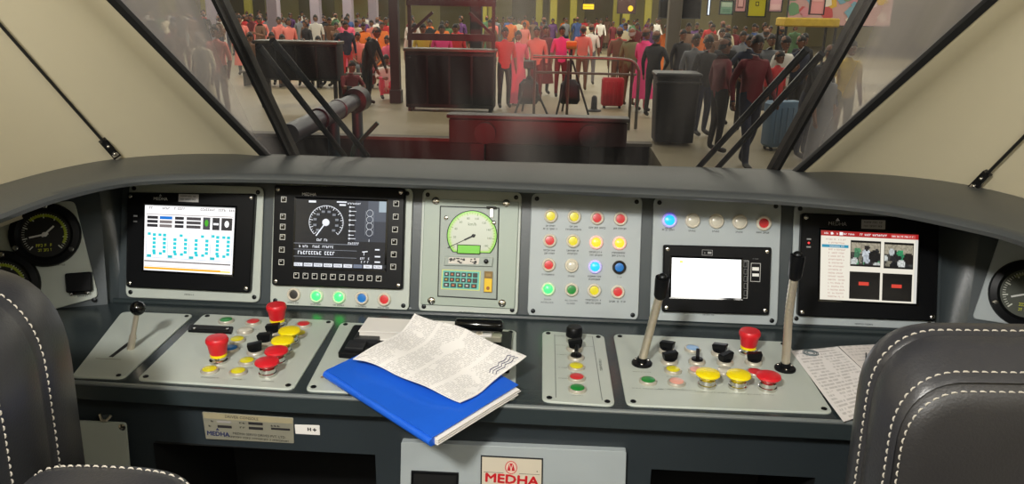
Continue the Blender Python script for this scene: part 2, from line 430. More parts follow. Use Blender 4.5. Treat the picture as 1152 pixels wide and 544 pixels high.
# deck
back = [(-1.15, 0.95), (-1.06, 1.22), (-0.99, 1.33), (-0.89, 1.372), (0.76, 1.372), (0.86, 1.33), (0.93, 1.22), (1.02, 0.95)]
front = [(1.02, 0.90), (0.80, 0.985), (0.62, 1.022), (0.43, 1.030), (-0.42, 1.030), (-0.76, 1.040), (-0.95, 0.99), (-1.15, 0.90)]
b = MB(); dp = ccw(back+front)
b.plate(dp, ZD-0.031, ZD, 0.005, DI); b.build('deck', MATS['desk_deck'], desk)
b = MB(); b.tube([(x, y+0.0022, ZD-0.0028) for x, y in front], 0.0036, 8, True, DI); b.build('edge_highlight', M('edge_highlight_grey', (132, 138, 138), 0.28, 0.4), desk)  # pale strip added to stand for the highlight along the deck edge
# shadow gap, apron
ap = [(x, y+0.03) for x, y in front]
def fy(x):
    for (xa, ya), (xb, yb) in zip(ap, ap[1:]):
        if xb <= x <= xa: return ya+(yb-ya)*(x-xa)/(xb-xa)
    return ap[0][1] if x > 0 else ap[-1][1]
b = MB()
def strip(x0, x1, z0, z1):
    xs_ = sorted({x0, x1} | {x for x, y in ap if x0 < x < x1})
    b.loft([[(x, fy(x), z) for x in xs_] for z in (z0, z1)], False, False, False, DI)
HOLES = ((-0.652, -0.281), (0.163, 0.418))
strip(-1.15, 1.02, 0.707, ZD-0.025)
strip(-1.15, HOLES[0][0], 0.02, 0.707); strip(HOLES[0][1], HOLES[1][0], 0.02, 0.707); strip(HOLES[1][1], 1.02, 0.02, 0.707)
b.build('apron', MATS['apron_dark'], desk)
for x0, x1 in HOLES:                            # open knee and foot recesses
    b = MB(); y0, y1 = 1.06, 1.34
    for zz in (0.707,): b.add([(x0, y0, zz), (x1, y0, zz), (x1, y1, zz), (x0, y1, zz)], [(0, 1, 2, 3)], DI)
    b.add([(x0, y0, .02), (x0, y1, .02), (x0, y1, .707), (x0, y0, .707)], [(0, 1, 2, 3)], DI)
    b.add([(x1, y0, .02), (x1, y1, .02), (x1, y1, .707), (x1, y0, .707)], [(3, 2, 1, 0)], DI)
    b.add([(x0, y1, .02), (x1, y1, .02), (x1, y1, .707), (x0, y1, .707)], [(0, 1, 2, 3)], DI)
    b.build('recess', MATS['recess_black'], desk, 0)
# fascia behind the upright panels, with its two slanted end pieces
b = MB()
def fz(x, v, off=-0.004): p = PO+PV*v+PN*off; return (x, p.y, p.z)
xs = (-0.885, 0.735)
rows = [[fz(x, v) for x in (xs[0], -0.4, 0.2, xs[1])] for v in (-0.015, 0.10, 0.268)]
b.loft(rows, False, False, False, DI); b.build('fascia', MATS['desk_dark'], desk)
# plinth strip at foot of fascia
b = MB(); b.tube([(-0.885, 1.372, ZD+0.002), (0.735, 1.372, ZD+0.002)], 0.006, 8, True, DI); b.build('foot_bead', MATS['desk_deck'], desk)
# hood
def smooth_path(pts, n=8):
    P = [V(p) for p in pts]; P = [P[0]*2-P[1]]+P+[P[-1]*2-P[-2]]; o = []
    for i in range(1, len(P)-2):
        for k in range(n):
            t = k/n; a, c, d, e = P[i-1], P[i], P[i+1], P[i+2]
            o.append(0.5*((2*c)+(-a+d)*t+(2*a-5*c+4*d-e)*t*t+(-a+3*c-3*d+e)*t*t*t))
    o.append(P[-2]); return o
lip = smooth_path([(-0.825, 0.86, 1.1), (-0.824, 0.94, 1.1), (-0.823, 1.032, 1.1), (-0.822, 1.157, 1.1), (-0.784, 1.271, 1.1), (-0.70, 1.325, 1.1), (-0.542, 1.350, 1.1), (-0.30, 1.346, 1.1), (-0.109, 1.338, 1.1), (0.144, 1.325, 1.1), (0.30, 1.315, 1.1), (0.415, 1.298, 1.1), (0.546, 1.253, 1.1), (0.635, 1.165, 1.1), (0.672, 1.099, 1.1), (0.695, 0.98, 1.1), (0.71, 0.86, 1.1)], 6)
bk = smooth_path([(-1.07, 0.86, 1.07), (-1.07, 0.98, 1.07), (-1.06, 1.15, 1.07), (-1.055, 1.34, 1.07), (-1.04, 1.50, 1.07), (-0.985, 1.62, 1.07), (-0.80, 1.70, 1.07), (-0.40, 1.70, 1.07), (-0.136, 1.70, 1.07), (0.1, 1.70, 1.07), (0.30, 1.70, 1.07), (0.60, 1.70, 1.07), (0.80, 1.66, 1.07), (0.89, 1.55, 1.07), (0.925, 1.36, 1.07), (0.94, 1.0, 1.07), (0.94, 0.86, 1.07)], 6)
b = MB()
r_back = [tuple(p) for p in bk]
r_mid = [tuple(l+(k-l)*0.55+V((0, 0, 0.006))) for l, k in zip(lip, bk)]
r_lip2 = [tuple(l+(k-l).normalized()*0.022+V((0, 0, 0.001))) for l, k in zip(lip, bk)]
r_lip1 = [tuple(l+(k-l).normalized()*0.004-V((0, 0, 0.003))) for l, k in zip(lip, bk)]
r_lip0 = [tuple(l-V((0, 0, 0.009))) for l in lip]
r_lipb = [tuple(l+(k-l).normalized()*0.004-V((0, 0, 0.016))) for l, k in zip(lip, bk)]
r_und = [tuple(l+(k-l).normalized()*0.02-V((0, 0, 0.018))) for l, k in zip(lip, bk)]
r_und2 = [(k.x, k.y, 1.045) for k in bk]
b.loft([r_back, r_mid, r_lip2, r_lip1, r_lip0, r_lipb, r_und, r_und2], False, False, False, DI)
b.build('hood', MATS['hood_grey'], desk, 50)
# side cheeks joining fascia and gauge panels
A1 = V((-0.893, 1.351, ZD)); a20 = radians(20)
D1 = V((-cos(a20), -sin(a20), 0)); N1 = V((sin(a20)*cos(R17), -cos(a20)*cos(R17), sin(R17)))
V1 = D1.cross(N1)*-1
if V1.z < 0: V1 = -V1
FL = Face(frame(A1, -D1, V1))                   # left gauge panel: u runs to the right, 0 at its right edge
A2 = V((0.80, 1.370, 0.85)); D2 = V((cos(a20), -sin(a20), 0)); N2 = V((-sin(a20)*cos(R17), -cos(a20)*cos(R17), sin(R17)))
V2 = N2.cross(D2)
FR = Face(frame(A2, D2, V2))
def cheek(p_bottom_a, p_top_a, p_bottom_b, p_top_b, bow):
    rows = []
    for k in range(7):
        t = k/6; s_ = sin(pi*t)*bow
        lo = V(p_bottom_a)*(1-t)+V(p_bottom_b)*t+V((0, s_, 0)); hi = V(p_top_a)*(1-t)+V(p_top_b)*t+V((0, s_, 0))
        rows.append([tuple(lo), tuple(lo*(0.5)+hi*0.5), tuple(hi)])
    b = MB(); b.loft(rows, False, False, False, DI); b.build('cheek', MATS['desk_dark'], desk, 60)
def w3(F, u, v, z=0.0): return F.M @ V((u, v, z))
cheek(fz(-0.875, -0.02), fz(-0.875, 0.27), w3(FL, 0.004, -0.02, -0.003), w3(FL, -0.048, 0.235, -0.003), 0.028)
cheek(w3(FR, -0.022, -0.05, -0.003), w3(FR, 0.03, 0.21, -0.003), fz(0.728, -0.02), fz(0.728, 0.27), 0.02)
b = MB(); b.loft([[w3(FL, u, v, -0.003) for u in (-0.28, 0.006)] for v in (-0.02, 0.235)], False, False, False, DI); b.build('side_fascia', MATS['desk_dark'], desk)
b = MB(); b.loft([[w3(FR, u, v, -0.003) for u in (-0.024, 0.24)] for v in (-0.06, 0.21)], False, False, False, DI); b.build('side_fascia', MATS['desk_dark'], desk)

FA = Face(frame((0, 1.0595, 0), (1, 0, 0), (0, 0, 1)))   # front of the apron

# ------------------------------------------------------------------ controls shared by the panels
def screw(parent, u, v, z=0.0, r=0.0045, m='screw_dark'):
    def mk():
        b = MB(); b.lathe([(r, 0), (r, 0.0012), (r*0.75, 0.002), (r*0.35, 0.0021), (r*0.3, 0.001), (0.0003, 0.001)], 12); return b.mesh('screw', MATS[m])
    return link('screw', shared(('screw', r, m), mk), parent, T(u, v, z))
def push_button(parent, u, v, colour, z=0.0, r=0.0135, lit=False, bezel='bezel_ivory', flat=False):
    """ring bezel with a coloured lens sunk in it"""
    def mk():
        b = MB(); h = 0.005 if flat else 0.0075
        b.lathe([(r, 0), (r, h*0.5), (r*0.9, h*0.9), (r*0.78, h), (r*0.70, h*0.85), (r*0.62, h*0.35), (r*0.3, h*0.3)], 24)
        return b.mesh('push_button', MATS['ring_'+colour if lit else bezel], 50)
    o = link('push_button', shared(('pb', r, bezel, flat, colour if lit else 0), mk), parent, T(u, v, z), colour.replace('_', ' ') + (' lit' if lit else '') + ' push button')
    def ml():
        b = MB(); h = 0.005 if flat else 0.0075
        if colour == 'clear': b.lathe([(r*0.74, h*0.3), (r*0.72, h*0.95), (r*0.5, h*1.15), (0.0005, h*1.2)], 24)
        elif lit: b.lathe([(r*0.68, h*0.3), (r*0.66, h*0.75), (r*0.4, h*0.95), (0.0005, h)], 24)
        else: b.lathe([(r*0.63, h*0.3), (r*0.62, h*0.45), (r*0.4, h*0.5), (0.0005, h*0.5)], 24)
        mm = MATS[('glow_' if lit else 'lens_')+colour]
        return b.mesh('lens', mm, 60)
    link('lens', shared(('lens', r, colour, lit, flat), ml), o)
    return o
def round_lens_button(parent, u, v, colour, z=0.0, r=0.0145):
    """low desk button: thin ring, large flat coloured lens"""
    def mk():
        b = MB(); b.lathe([(r, 0), (r, 0.003), (r*0.94, 0.0045), (r*0.80, 0.0048), (r*0.76, 0.003), (r*0.5, 0.0028)], 24); return b.mesh('push_button', MATS['ring_silver'], 50)
    o = link('push_button', shared(('rlb', r), mk), parent, T(u, v, z), colour.replace('_', ' ')+' flat push button')
    def ml():
        b = MB(); b.lathe([(r*0.77, 0.0028), (r*0.76, 0.0050), (r*0.6, 0.0058), (0.0005, 0.006)], 24); return b.mesh('lens', MATS['lens_'+colour], 60)
    link('lens', shared(('rll', r, colour), ml), o); return o
def mushroom(parent, u, v, colour, z=0.0, tall=False, lean=0.0):
    def mk():
        b = MB()
        if tall: b.lathe([(0.0155, 0), (0.0155, 0.004), (0.0125, 0.006), (0.0125, 0.011)], 24)
        else: b.lathe([(0.0145, 0), (0.0145, 0.005), (0.013, 0.006), (0.013, 0.012), (0.012, 0.013)], 24)
        return b.mesh('mushroom_button', MATS['chrome'], 40)
    o = link('mushroom_button', shared(('mb', tall), mk), parent, T(u, v, z), ('tall ' if tall else '')+colour+' mushroom push button')
    def mc():
        b = MB()
        if tall: b.lathe([(0.0125, 0.014), (0.0140, 0.017), (0.0160, 0.030), (0.0185, 0.036), (0.0185, 0.040), (0.0165, 0.0435), (0.0005, 0.0445)], 24)
        else: b.lathe([(0.0095, 0.010), (0.0100, 0.014), (0.0165, 0.018), (0.0195, 0.0215), (0.0185, 0.0245), (0.013, 0.0265), (0.0005, 0.0272)], 24)
        return b.mesh('cap', MATS[colour+'_cap'], 45)
    link('cap', shared(('mc', tall, colour), mc), o)
    if tall:
        def mr():
            b = MB(); b.lathe([(0.0137, 0.0105), (0.0137, 0.0145), (0.012, 0.0147)], 24); return b.mesh('yellow_ring', MATS['yellow_cap'])
        link('yellow_ring', shared('mr', mr), o)
    return o
def rotary(parent, u, v, ang, z=0.0, slim=False):
    def mk():
        b = MB(); b.lathe([(0.0145, 0), (0.0145, 0.003), (0.0125, 0.0055), (0.0105, 0.006), (0.010, 0.0045), (0.0005, 0.0045)], 24); return b.mesh('rotary_switch', MATS['ring_silver'], 45)
    o = link('rotary_switch', shared('rs', mk), parent, T(u, v, z))
    def mk2():
        b = MB(); wd = 0.003 if slim else 0.0062; L_ = 0.0125
        rings = [[(-L_*0.75, -wd*0.7, 0.0045), (L_*0.75, -wd*0.7, 0.0045), (L_*0.75, wd*0.7, 0.0045), (-L_*0.75, wd*0.7, 0.0045)],
                 [(-L_*0.9, -wd, 0.010), (L_*0.9, -wd, 0.010), (L_*0.9, wd, 0.010), (-L_*0.9, wd, 0.010)],
                 [(-L_, -wd, 0.017), (L_, -wd, 0.020), (L_, wd, 0.020), (-L_, wd, 0.017)],
                 [(-L_*0.9, -wd*0.7, 0.0185), (L_*0.9, -wd*0.7, 0.0215), (L_*0.9, wd*0.7, 0.0215), (-L_*0.9, wd*0.7, 0.0185)]]
        b.loft(rings, True, True, True); b.lathe([(0.0095, 0.0045), (0.0095, 0.008), (0.006, 0.009)], 16); return b.mesh('knob', MATS['black_plastic'], 30)
    link('knob', shared(('rk', slim), mk2), o, RZ(ang)); return o
def panel(name, label, F, poly, mat='panel_grey', th=0.003, r=0.014, screws=True, inset_s=0.011, group=None):
    cx = sum(p[0] for p in poly)/len(poly); cy = min(p[1] for p in poly)
    root = thing(name, label, 'control panel', F.M @ T(cx, cy), group)
    P = [(x-cx, y-cy) for x, y in ccw(poly)]
    b = MB(); b.plate(P, 0, th, 0.0012, None, r); b.build('plate', MATS[mat], root, 30)
    if screws:
        for x, y in inset(P, inset_s): screw(root, x, y, th)
    root['th'] = th
    def at(px, py): u, v = F.uv(px, py, th); return (u-cx, v-cy)
    return root, at, P

def display(root, at, quad, squad, z, name='display_unit', th=0.012, glass=True, screws=True, r=0.006):
    """black display housing with a raised rim and a sunk screen; quads are photo pixels"""
    q = ccw([at(*p) for p in quad]); s = ccw([at(*p) for p in squad])
    b = MB(); b.plate(q, z, z+th, 0.002, None, r)
    o = b.build(name, MATS['black_plastic'], root, 30)
    b = MB(); si = inset(s, -0.004)
    for k in range(4):
        a, c = s[k], s[(k+1) % 4]; d, e = si[(k+1) % 4], si[k]
        b.add([(*e, z+th), (*d, z+th), (*d, z+th+0.0012), (*e, z+th+0.0012), (*a, z+th+0.0004), (*c, z+th+0.0004)], [(0, 1, 2, 3), (3, 2, 5, 4)])
    b.build('screen_rim', MATS['black_gloss'], o, 0)
    if screws:
        for x, y in inset(q, 0.008): link('screw', shared('dscrew', lambda: (lambda bb: (bb.lathe([(0.0042, 0), (0.0042, 0.0015), (0.003, 0.0024), (0.0005, 0.0025)], 12), bb.mesh('screw', MATS['chrome']))[1])(MB())), o, T(x, y, z+th))
    return o, s, z+th+0.0006
def bil(s, u, v):
    """point in a screen quad, u right 0..1, v down 0..1; quad given ccw from anywhere"""
    q = sorted(s, key=lambda p: p[1]); lo = sorted(q[:2]); hi = sorted(q[2:])
    t = V(hi[0])*(1-u)+V(hi[1])*u; d = V(lo[0])*(1-u)+V(lo[1])*u
    return tuple(t*(1-v)+d*v)
def srect(s, u0, v0, u1, v1): return [bil(s, u0, v1), bil(s, u1, v1), bil(s, u1, v0), bil(s, u0, v0)]
def scirc(s, u, v, ru, rv, n=16): return [bil(s, u+ru*cos(2*pi*k/n), v+rv*sin(2*pi*k/n)) for k in range(n)]
def sglyph(s, u0, v0, u1, v1, seed, c):
    rnd = random.Random(seed); out = []; h = v1-v0; u = u0; st = h*0.7
    while u < u1-st*0.3:
        if rnd.random() < 0.14: u += st*0.8; continue
        k = rnd.random()
        out.append((srect(s, u, v0, u+st*0.22, v1), c)); out.append((srect(s, u, v0 if k < 0.6 else v0+h*0.4, u+st*0.6, v0+h*0.25 if k < 0.6 else v0+h*0.62), c))
        if k > 0.3: out.append((srect(s, u, v1-h*0.22, u+st*0.6, v1), c))
        u += st*0.85
    return [(p, k, ('s', seed, u0, v0)) for p, k in out]
def sline(s, pts, wd, c):
    out = []
    P = [V(bil(s, *p)) for p in pts]; fam = ('l', pts[0], wd)
    for a, b_ in zip(P, P[1:]):
        d = (b_-a); n = V((-d.y, d.x)).normalized()*wd/2
        out.append(([tuple(a+n), tuple(a-n), tuple(b_-n), tuple(b_+n)], c, fam))
    return out

# ------------------------------------------------------------------ upright panels
TH = 0.003
# -- left gauge panel
def gauge(root, u, v, r, lab, hands, ring=(150, 165, 40), face=(16, 17, 17)):
    def mk():
        b = MB(); b.lathe([(r, 0), (r, 0.006), (r*0.97, 0.010), (r*0.80, 0.012), (r*0.74, 0.0085), (r*0.70, 0.0045)], 40); return b.mesh('gauge', MATS['black_plastic'], 40)
    g = link('gauge', shared(('g', r), mk), root, T(u, v, TH), lab)
    items = [([(r*0.71*cos(2*pi*k/32), r*0.71*sin(2*pi*k/32)) for k in range(32)], face)]
    for k in range(41):
        a = radians(225-270*k/40); big = k % 5 == 0; r0 = r*(0.50 if big else 0.56); wd = r*(0.018 if big else 0.008)
        d = V((cos(a), sin(a))); n = V((-d.y, d.x))*wd
        items.append(([tuple(d*r0+n), tuple(d*r0-n), tuple(d*r*0.64-n), tuple(d*r*0.64+n)], (206, 208, 196)))
    for k in range(14, 38):
        a0, a1 = radians(225-270*k/40), radians(225-270*(k+0.9)/40)
        items.append(([(r*0.62*cos(a0), r*0.62*sin(a0)), (r*0.62*cos(a1), r*0.62*sin(a1)), (r*0.54*cos(a1), r*0.54*sin(a1)), (r*0.54*cos(a0), r*0.54*sin(a0))], ring))
    items += glyphs(0, -r*0.38, r*0.5, r*0.09, int(u*1e4), (200, 205, 60)); items += glyphs(0, -r*0.52, r*0.4, r*0.08, 5, (200, 205, 60))
    decal('dial', items, g, 0.0046)
    for k, ang in enumerate(hands):
        b = MB(); d = V((cos(ang), sin(ang), 0)); b.bar(V((0, 0, 0.0065+k*0.0012))-d*r*0.1, V((0, 0, 0.0065+k*0.0012))+d*r*(0.36 if k else 0.44), r*0.05, 0.0008); b.build('hand', MATS['ink_white'], g, 0)
    b = MB(); b.lathe([(r*0.07, 0.005), (r*0.07, 0.0095), (r*0.03, 0.0102)], 12); b.build('hub', MATS['ink_white'], g)
    for k in range(3):
        a = radians(-35+k*120-(0 if k != 1 else 0)); link('screw', shared('gscrew', lambda: (lambda bb: (bb.lathe([(0.005, 0), (0.005, 0.0015), (0.0035, 0.003), (0.0005, 0.0031)], 12), bb.mesh('screw', MATS['chrome']))[1])(MB())), g, T(r*0.88*cos(a), r*0.88*sin(a), 0.0105))
    return g
pl = [FL.uv(60, 352), FL.uv(111, 334), FL.uv(84, 226), (-0.26, FL.uv(84, 226)[1]), (-0.26, 0.002)]
pl[0] = (pl[1][0]-0.08, 0.0)
root, at, P = panel('gauge_panel', 'grey panel with two round black gauges and a socket at the far left', FL, pl, r=0.012, screws=False)
screw(root, P[0][0]*0+at(106, 337)[0], at(106, 337)[1]-0.0, TH)
gauge(root, *at(51.5, 263.5), 0.063, 'upper round black gauge', (radians(190), radians(42)))
gauge(root, *at(3, 320), 0.066, 'lower round black gauge', (radians(200), radians(60)))
u, v = at(90, 317)
b = MB(); b.plate(poly_rect(u-0.023, v-0.019, u+0.023, v+0.019), TH, TH+0.012, 0.002, None, 0.004); so = b.build('socket', MATS['black_plastic'], root, 30, None, 'square black hinged socket cover')
b = MB(); b.plate(poly_rect(u-0.017, v-0.024, u+0.017, v-0.019), TH, TH+0.008, 0.001); b.build('hinge', MATS['black_gloss'], so)
for du in (-0.015, 0.015): screw(so, u+du, v-0.022, TH+0.008, 0.003, 'chrome')
decal('caption', glyphs(*at(62, 299), 0.035, 0.003, 3)+glyphs(*at(92, 333.5), 0.025, 0.003, 4), root, TH+0.0002)

# -- left display panel
root, at, P = panel('display_panel', 'grey panel with black display showing a white page with cyan blocks', FU, poly_rect(-0.867, 0.005, -0.589, 0.237))
d, s, z = display(root, at, ((146.4, 216.6), (289.5, 218), (283.5, 328.5), (145, 322)), ((167, 230.5), (267.5, 234), (264, 308.5), (165.5, 303)), TH)
W_, K_, CY = (255, 255, 255), (44, 42, 46), (40, 196, 206)
it = [(srect(s, 0, 0, 1, 1), (252, 250, 250))]
it += [(srect(s, 0, 0.0, 1, 0.015), (190, 190, 190))]
for a, c in ((0.05, 0.11), (0.2, 0.27), (0.29, 0.46), (0.62, 0.79), (0.82, 0.90), (0.92, 0.99)): it += sglyph(s, a, 0.025, c, 0.06, int(a*99), (90, 84, 84))
it += [(srect(s, 0.02, 0.135, 0.99, 0.145), (150, 140, 140))]
for r_ in range(3):
    y = 0.165+r_*0.062
    it += [(srect(s, 0.03, y, 0.15, y+0.045), K_), (srect(s, 0.17, y, 0.31, y+0.045), (20, 110, 200) if r_ == 0 else (120, 112, 112)), (srect(s, 0.34, y, 0.44, y+0.045), K_), (srect(s, 0.47, y, 0.63, y+0.045), (70, 66, 68))]
it += [(srect(s, 0.655, 0.16, 0.735, 0.345), (70, 70, 74)), (scirc(s, 0.695, 0.245, 0.02, 0.05), (70, 170, 40)), (srect(s, 0.76, 0.16, 0.84, 0.345), K_), (srect(s, 0.77, 0.24, 0.83, 0.27), W_), (srect(s, 0.86, 0.16, 0.98, 0.345), K_), (scirc(s, 0.92, 0.25, 0.025, 0.05), W_)]
for k in range(5):
    u0 = 0.03+k*0.24; it += sline(s, [(u0, 0.40), (u0-0.002, 0.80)], 0.0006, (90, 130, 160))
it += sline(s, [(0.03, 0.80), (0.985, 0.81)], 0.0007, (120, 160, 200))
for k in range(4):
    u0 = 0.035+k*0.24
    for j in range(6):
        y = 0.43+j*0.062
        for uu in ((0.08, 0.2) if k else (0.085, 0.2)):
            if k in (1, 2) and j == 0: continue
            if j < 5: it.append((srect(s, u0+uu-0.02, y, u0+uu+0.016, y+0.044), CY))
    for uu, y in ((0.02, 0.42), (0.14, 0.43), (0.08, 0.715), (0.15, 0.715)):
        if k in (0, 3) or y > 0.5 or uu > 0.1: it.append((srect(s, u0+uu-0.01, y, u0+uu+0.025, y+0.04), CY))
    it.append((srect(s, u0+0.005, 0.755, u0+0.055, 0.795), (30, 180, 190)))
it += [(srect(s, 0.02, 0.845, 0.99, 0.865), (110, 104, 104)), (srect(s, 0.02, 0.925, 0.99, 0.935), (210, 200, 200)), (srect(s, 0.02, 0.945, 0.88, 0.975), (250, 170, 20)), (srect(s, 0.88, 0.955, 0.99, 0.975), (250, 215, 90))]
decal('screen', it, d, z, SCREEN)
def sticker(d, at, px, py, w_, h_, zz):
    u, v = at(px, py); b = MB(); b.plate(poly_rect(u-w_/2, v-h_/2, u+w_/2, v+h_/2), zz, zz+0.0006); o = b.build('sticker', M('sticker_silver', (170, 168, 166), 0.4), d, 0, None, 'silver asset sticker')
    decal('print', glyphs(u, v+h_*0.12, w_*0.8, h_*0.2, 8, (60, 60, 60))+glyphs(u, v-h_*0.3, w_*0.8, h_*0.2, 9, (60, 60, 60)), o, zz+0.0008)
zt = TH+0.012
text('MEDHA', 0.0085, d, *at(184, 224), zt, MATS['ink_white'], label='small white maker lettering')
u, v = at(184, 220.5); decal('emblem', [([(u-0.003, v-0.001), (u+0.003, v-0.001), (u, v+0.004)], (150, 150, 150))], d, zt+0.0002)
sticker(d, at, 215.5, 223, 0.041, 0.0155, zt)
u, v = at(156, 246); decal('led_marks', [(poly_rect(u-0.004, v+0.004, u+0.004, v+0.007), (190, 190, 190)), (poly_rect(u-0.004, v-0.007, u+0.004, v-0.004), (120, 120, 120))], d, zt+0.0002)
decal('caption', glyphs(*at(213, 332), 0.02, 0.0028, 6), root, TH+0.0002)

# -- central left display with soft keys and five lamps
root, at, P = panel('display_panel', 'grey panel with black display showing a round white speed dial, five lamps below', FU, poly_rect(-0.568, 0.0, -0.287, 0.244))
d, s, z = display(root, at, ((311, 208.5), (457, 212), (454, 325), (308, 320)), ((335.8, 223.7), (436.5, 227), (434, 303), (333.6, 299.5)), TH)
BG, WH, GR = (22, 24, 30), (225, 228, 235), (120, 124, 132)
it = [(srect(s, 0, 0, 1, 1), BG), (srect(s, 0.66, 0, 1, 0.6), (52, 56, 66)), (srect(s, 0.8, 0.0, 1, 0.3), (74, 80, 92)), (srect(s, 0.92, 0.0, 1, 0.16), (150, 165, 175))]  # lighter steps at top right paint a glossy sheen into the screen
cu, cv, ru, rv = 0.345, 0.335, 0.19, 0.245
for k in range(31):
    a = radians(225-270*k/30-180-90+0); a = radians(135+270*k/30)
    big = k % 3 == 0; f0 = 0.82 if big else 0.9
    it += sline(s, [(cu+ru*f0*cos(a), cv+rv*f0*sin(a)), (cu+ru*cos(a), cv+rv*sin(a))], 0.0012 if big else 0.0007, WH)
for k in range(40):
    a, a2 = radians(135+270*k/40), radians(135+270*(k+1)/40); it += sline(s, [(cu+ru*cos(a), cv+rv*sin(a)), (cu+ru*cos(a2), cv+rv*sin(a2))], 0.0011, WH)
for k in range(10):
    a = radians(135+270*k/9); it.append((srect(s, cu+ru*0.66*cos(a)-0.018, cv+rv*0.66*sin(a)-0.016, cu+ru*0.66*cos(a)+0.018, cv+rv*0.66*sin(a)+0.016), GR))
it.append((scirc(s, cu, cv, 0.04, 0.053), WH)); it += sline(s, [(cu, cv), (cu-0.105, cv+0.20)], 0.0024, WH)
it += [(srect(s, 0.15, 0.02, 0.23, 0.05), WH), (srect(s, 0.46, 0.02, 0.57, 0.04), WH), (srect(s, 0.49, 0.06, 0.56, 0.085), WH)]
it += sglyph(s, 0.25, 0.575, 0.38, 0.61, 3, WH)
it += sglyph(s, 0.58, 0.035, 0.72, 0.06, 33, WH)
for k, y in enumerate((0.10, 0.16, 0.22, 0.29, 0.36, 0.45, 0.51, 0.56)):
    it += sline(s, [(0.605, y), (0.66+0.02*(k % 2), y)], 0.0012, WH); it.append((srect(s, 0.60, y-0.012, 0.618, y+0.012), WH))
it += sline(s, [(0.61, 0.1), (0.61, 0.6)], 0.0006, GR); it += sglyph(s, 0.60, 0.615, 0.72, 0.65, 34, WH)
for k in range(4):
    cv2 = 0.18+k*0.095; pts = [(0.83+0.035*cos(2*pi*j/12), cv2+0.05*sin(2*pi*j/12)) for j in range(13)]; it += sline(s, pts, 0.0009, (190, 194, 200))
it += sline(s, [(0.785, 0.15), (0.785, 0.5)], 0.0008, GR)+sline(s, [(0.875, 0.15), (0.875, 0.5)], 0.0008, GR)+sline(s, [(0.83, 0.56), (0.83, 0.6)], 0.001, WH)
it += [(srect(s, 0.0, 0.645, 0.7, 0.655), GR)]
it += sglyph(s, 0.06, 0.675, 0.17, 0.71, 40, WH)+sglyph(s, 0.21, 0.675, 0.30, 0.71, 41, WH)+sglyph(s, 0.32, 0.675, 0.47, 0.71, 42, WH)
it += [(srect(s, 0.0, 0.735, 0.7, 0.742), GR)]+sglyph(s, 0.02, 0.76, 0.48, 0.81, 43, WH)+[(srect(s, 0.0, 0.84, 0.7, 0.847), GR)]
it += sline(s, [(0.76, 0.75), (0.82, 0.74)], 0.002, WH)+sline(s, [(0.78, 0.75), (0.78, 0.8)], 0.0012, WH)+sglyph(s, 0.74, 0.83, 0.85, 0.86, 44, WH)+sglyph(s, 0.75, 0.88, 0.84, 0.91, 45, WH)
it += [(srect(s, 0.90, 0.70, 0.95, 0.72), WH), (srect(s, 0.90, 0.80, 0.96, 0.82), WH), (srect(s, 0.90, 0.88, 0.96, 0.9), WH)]
for k in range(9):
    c = (215, 218, 225) if k not in (6,) else (110, 120, 140)
    it += [(srect(s, 0.01+k*0.11, 0.935, 0.01+k*0.11+0.095, 0.985), c)]+sglyph(s, 0.02+k*0.11, 0.95, 0.01+k*0.11+0.08, 0.97, 50+k, (90, 90, 95))
decal('screen', it, d, z, SCREEN)
text('MEDHA', 0.0085, d, *at(350, 219), zt, MATS['ink_white'], label='small white maker lettering')
def softkey(px, py, k):
    u, v = at(px, py); h = 0.0058
    b = MB(); b.plate(poly_rect(u-h, v-h, u+h, v+h), zt, zt+0.0012, 0.0004); o = b.build('soft_key', MATS['black_gloss'], d, 0)
    fr = []; e = h*0.95; t_ = 0.0011
    for q in (poly_rect(u-e, v-e, u+e, v-e+t_), poly_rect(u-e, v+e-t_, u+e, v+e), poly_rect(u-e, v-e, u-e+t_, v+e), poly_rect(u+e-t_, v-e, u+e, v+e)): fr.append((q, (205, 205, 200)))
    fr += [(poly_rect(u-0.003, v+0.001, u+0.0005, v+0.003), (170, 170, 166))]
    decal('key_frame', fr, o, zt+0.0014)
for k, (x, y) in enumerate(((322, 224.5), (321, 243.5), (320.8, 255), (320.6, 266.5), (319.8, 280.5), (319.3, 294.5), (447.4, 229.3), (446.8, 243.7), (446, 258), (445.2, 271.8), (444.6, 285.8), (444, 299.6))): softkey(x, y, k)
for k in range(10): softkey(336+k*10.2, 309.3+k*0.38, 20+k)
for k, (x, y, c, lit) in enumerate(((330.9, 331, 'black', 0), (356.5, 332.7, 'green', 1), (381.8, 333.8, 'green', 1), (407.4, 335, 'blue', 0), (432.5, 336.5, 'red', 0))):
    push_button(root, *at(x, y), c, TH, 0.0135, bool(lit))
    u, v = at(x-1, y+10.2); decal('caption', glyphs(u, v, 0.023, 0.0028, 60+k), root, TH+0.0002)

# -- speed indicator panel
root, at, P = panel('speed_indicator_panel', 'grey green panel with analogue dial glowing yellow green above a keypad', FU, poly_rect(-0.268, 0.0, -0.071, 0.243))
q = ccw([at(*p) for p in ((478, 223), (584, 227), (579, 347), (473.5, 342))])
b = MB(); b.plate(q, TH, TH+0.004, 0.001, None, 0.003); fr = b.build('mounting_frame', M('frame_green_grey', (158, 170, 158), 0.45, var=0.05), root, 30)
for x, y in ((490.8, 225.8), (569.8, 228.5), (485.8, 337.7), (565, 340.5)):
    link('screw', shared('bigscrew', lambda: (lambda bb: (bb.lathe([(0.0075, 0), (0.0075, 0.002), (0.005, 0.004), (0.002, 0.0042), (0.0019, 0.002), (0.0003, 0.002)], 14), bb.mesh('screw', MATS['chrome']))[1])(MB())), fr, T(*at(x, y), TH+0.004))
q2 = ccw([at(*p) for p in ((496.5, 232.6), (561, 234.8), (558.6, 335.8), (493.7, 332.2))])
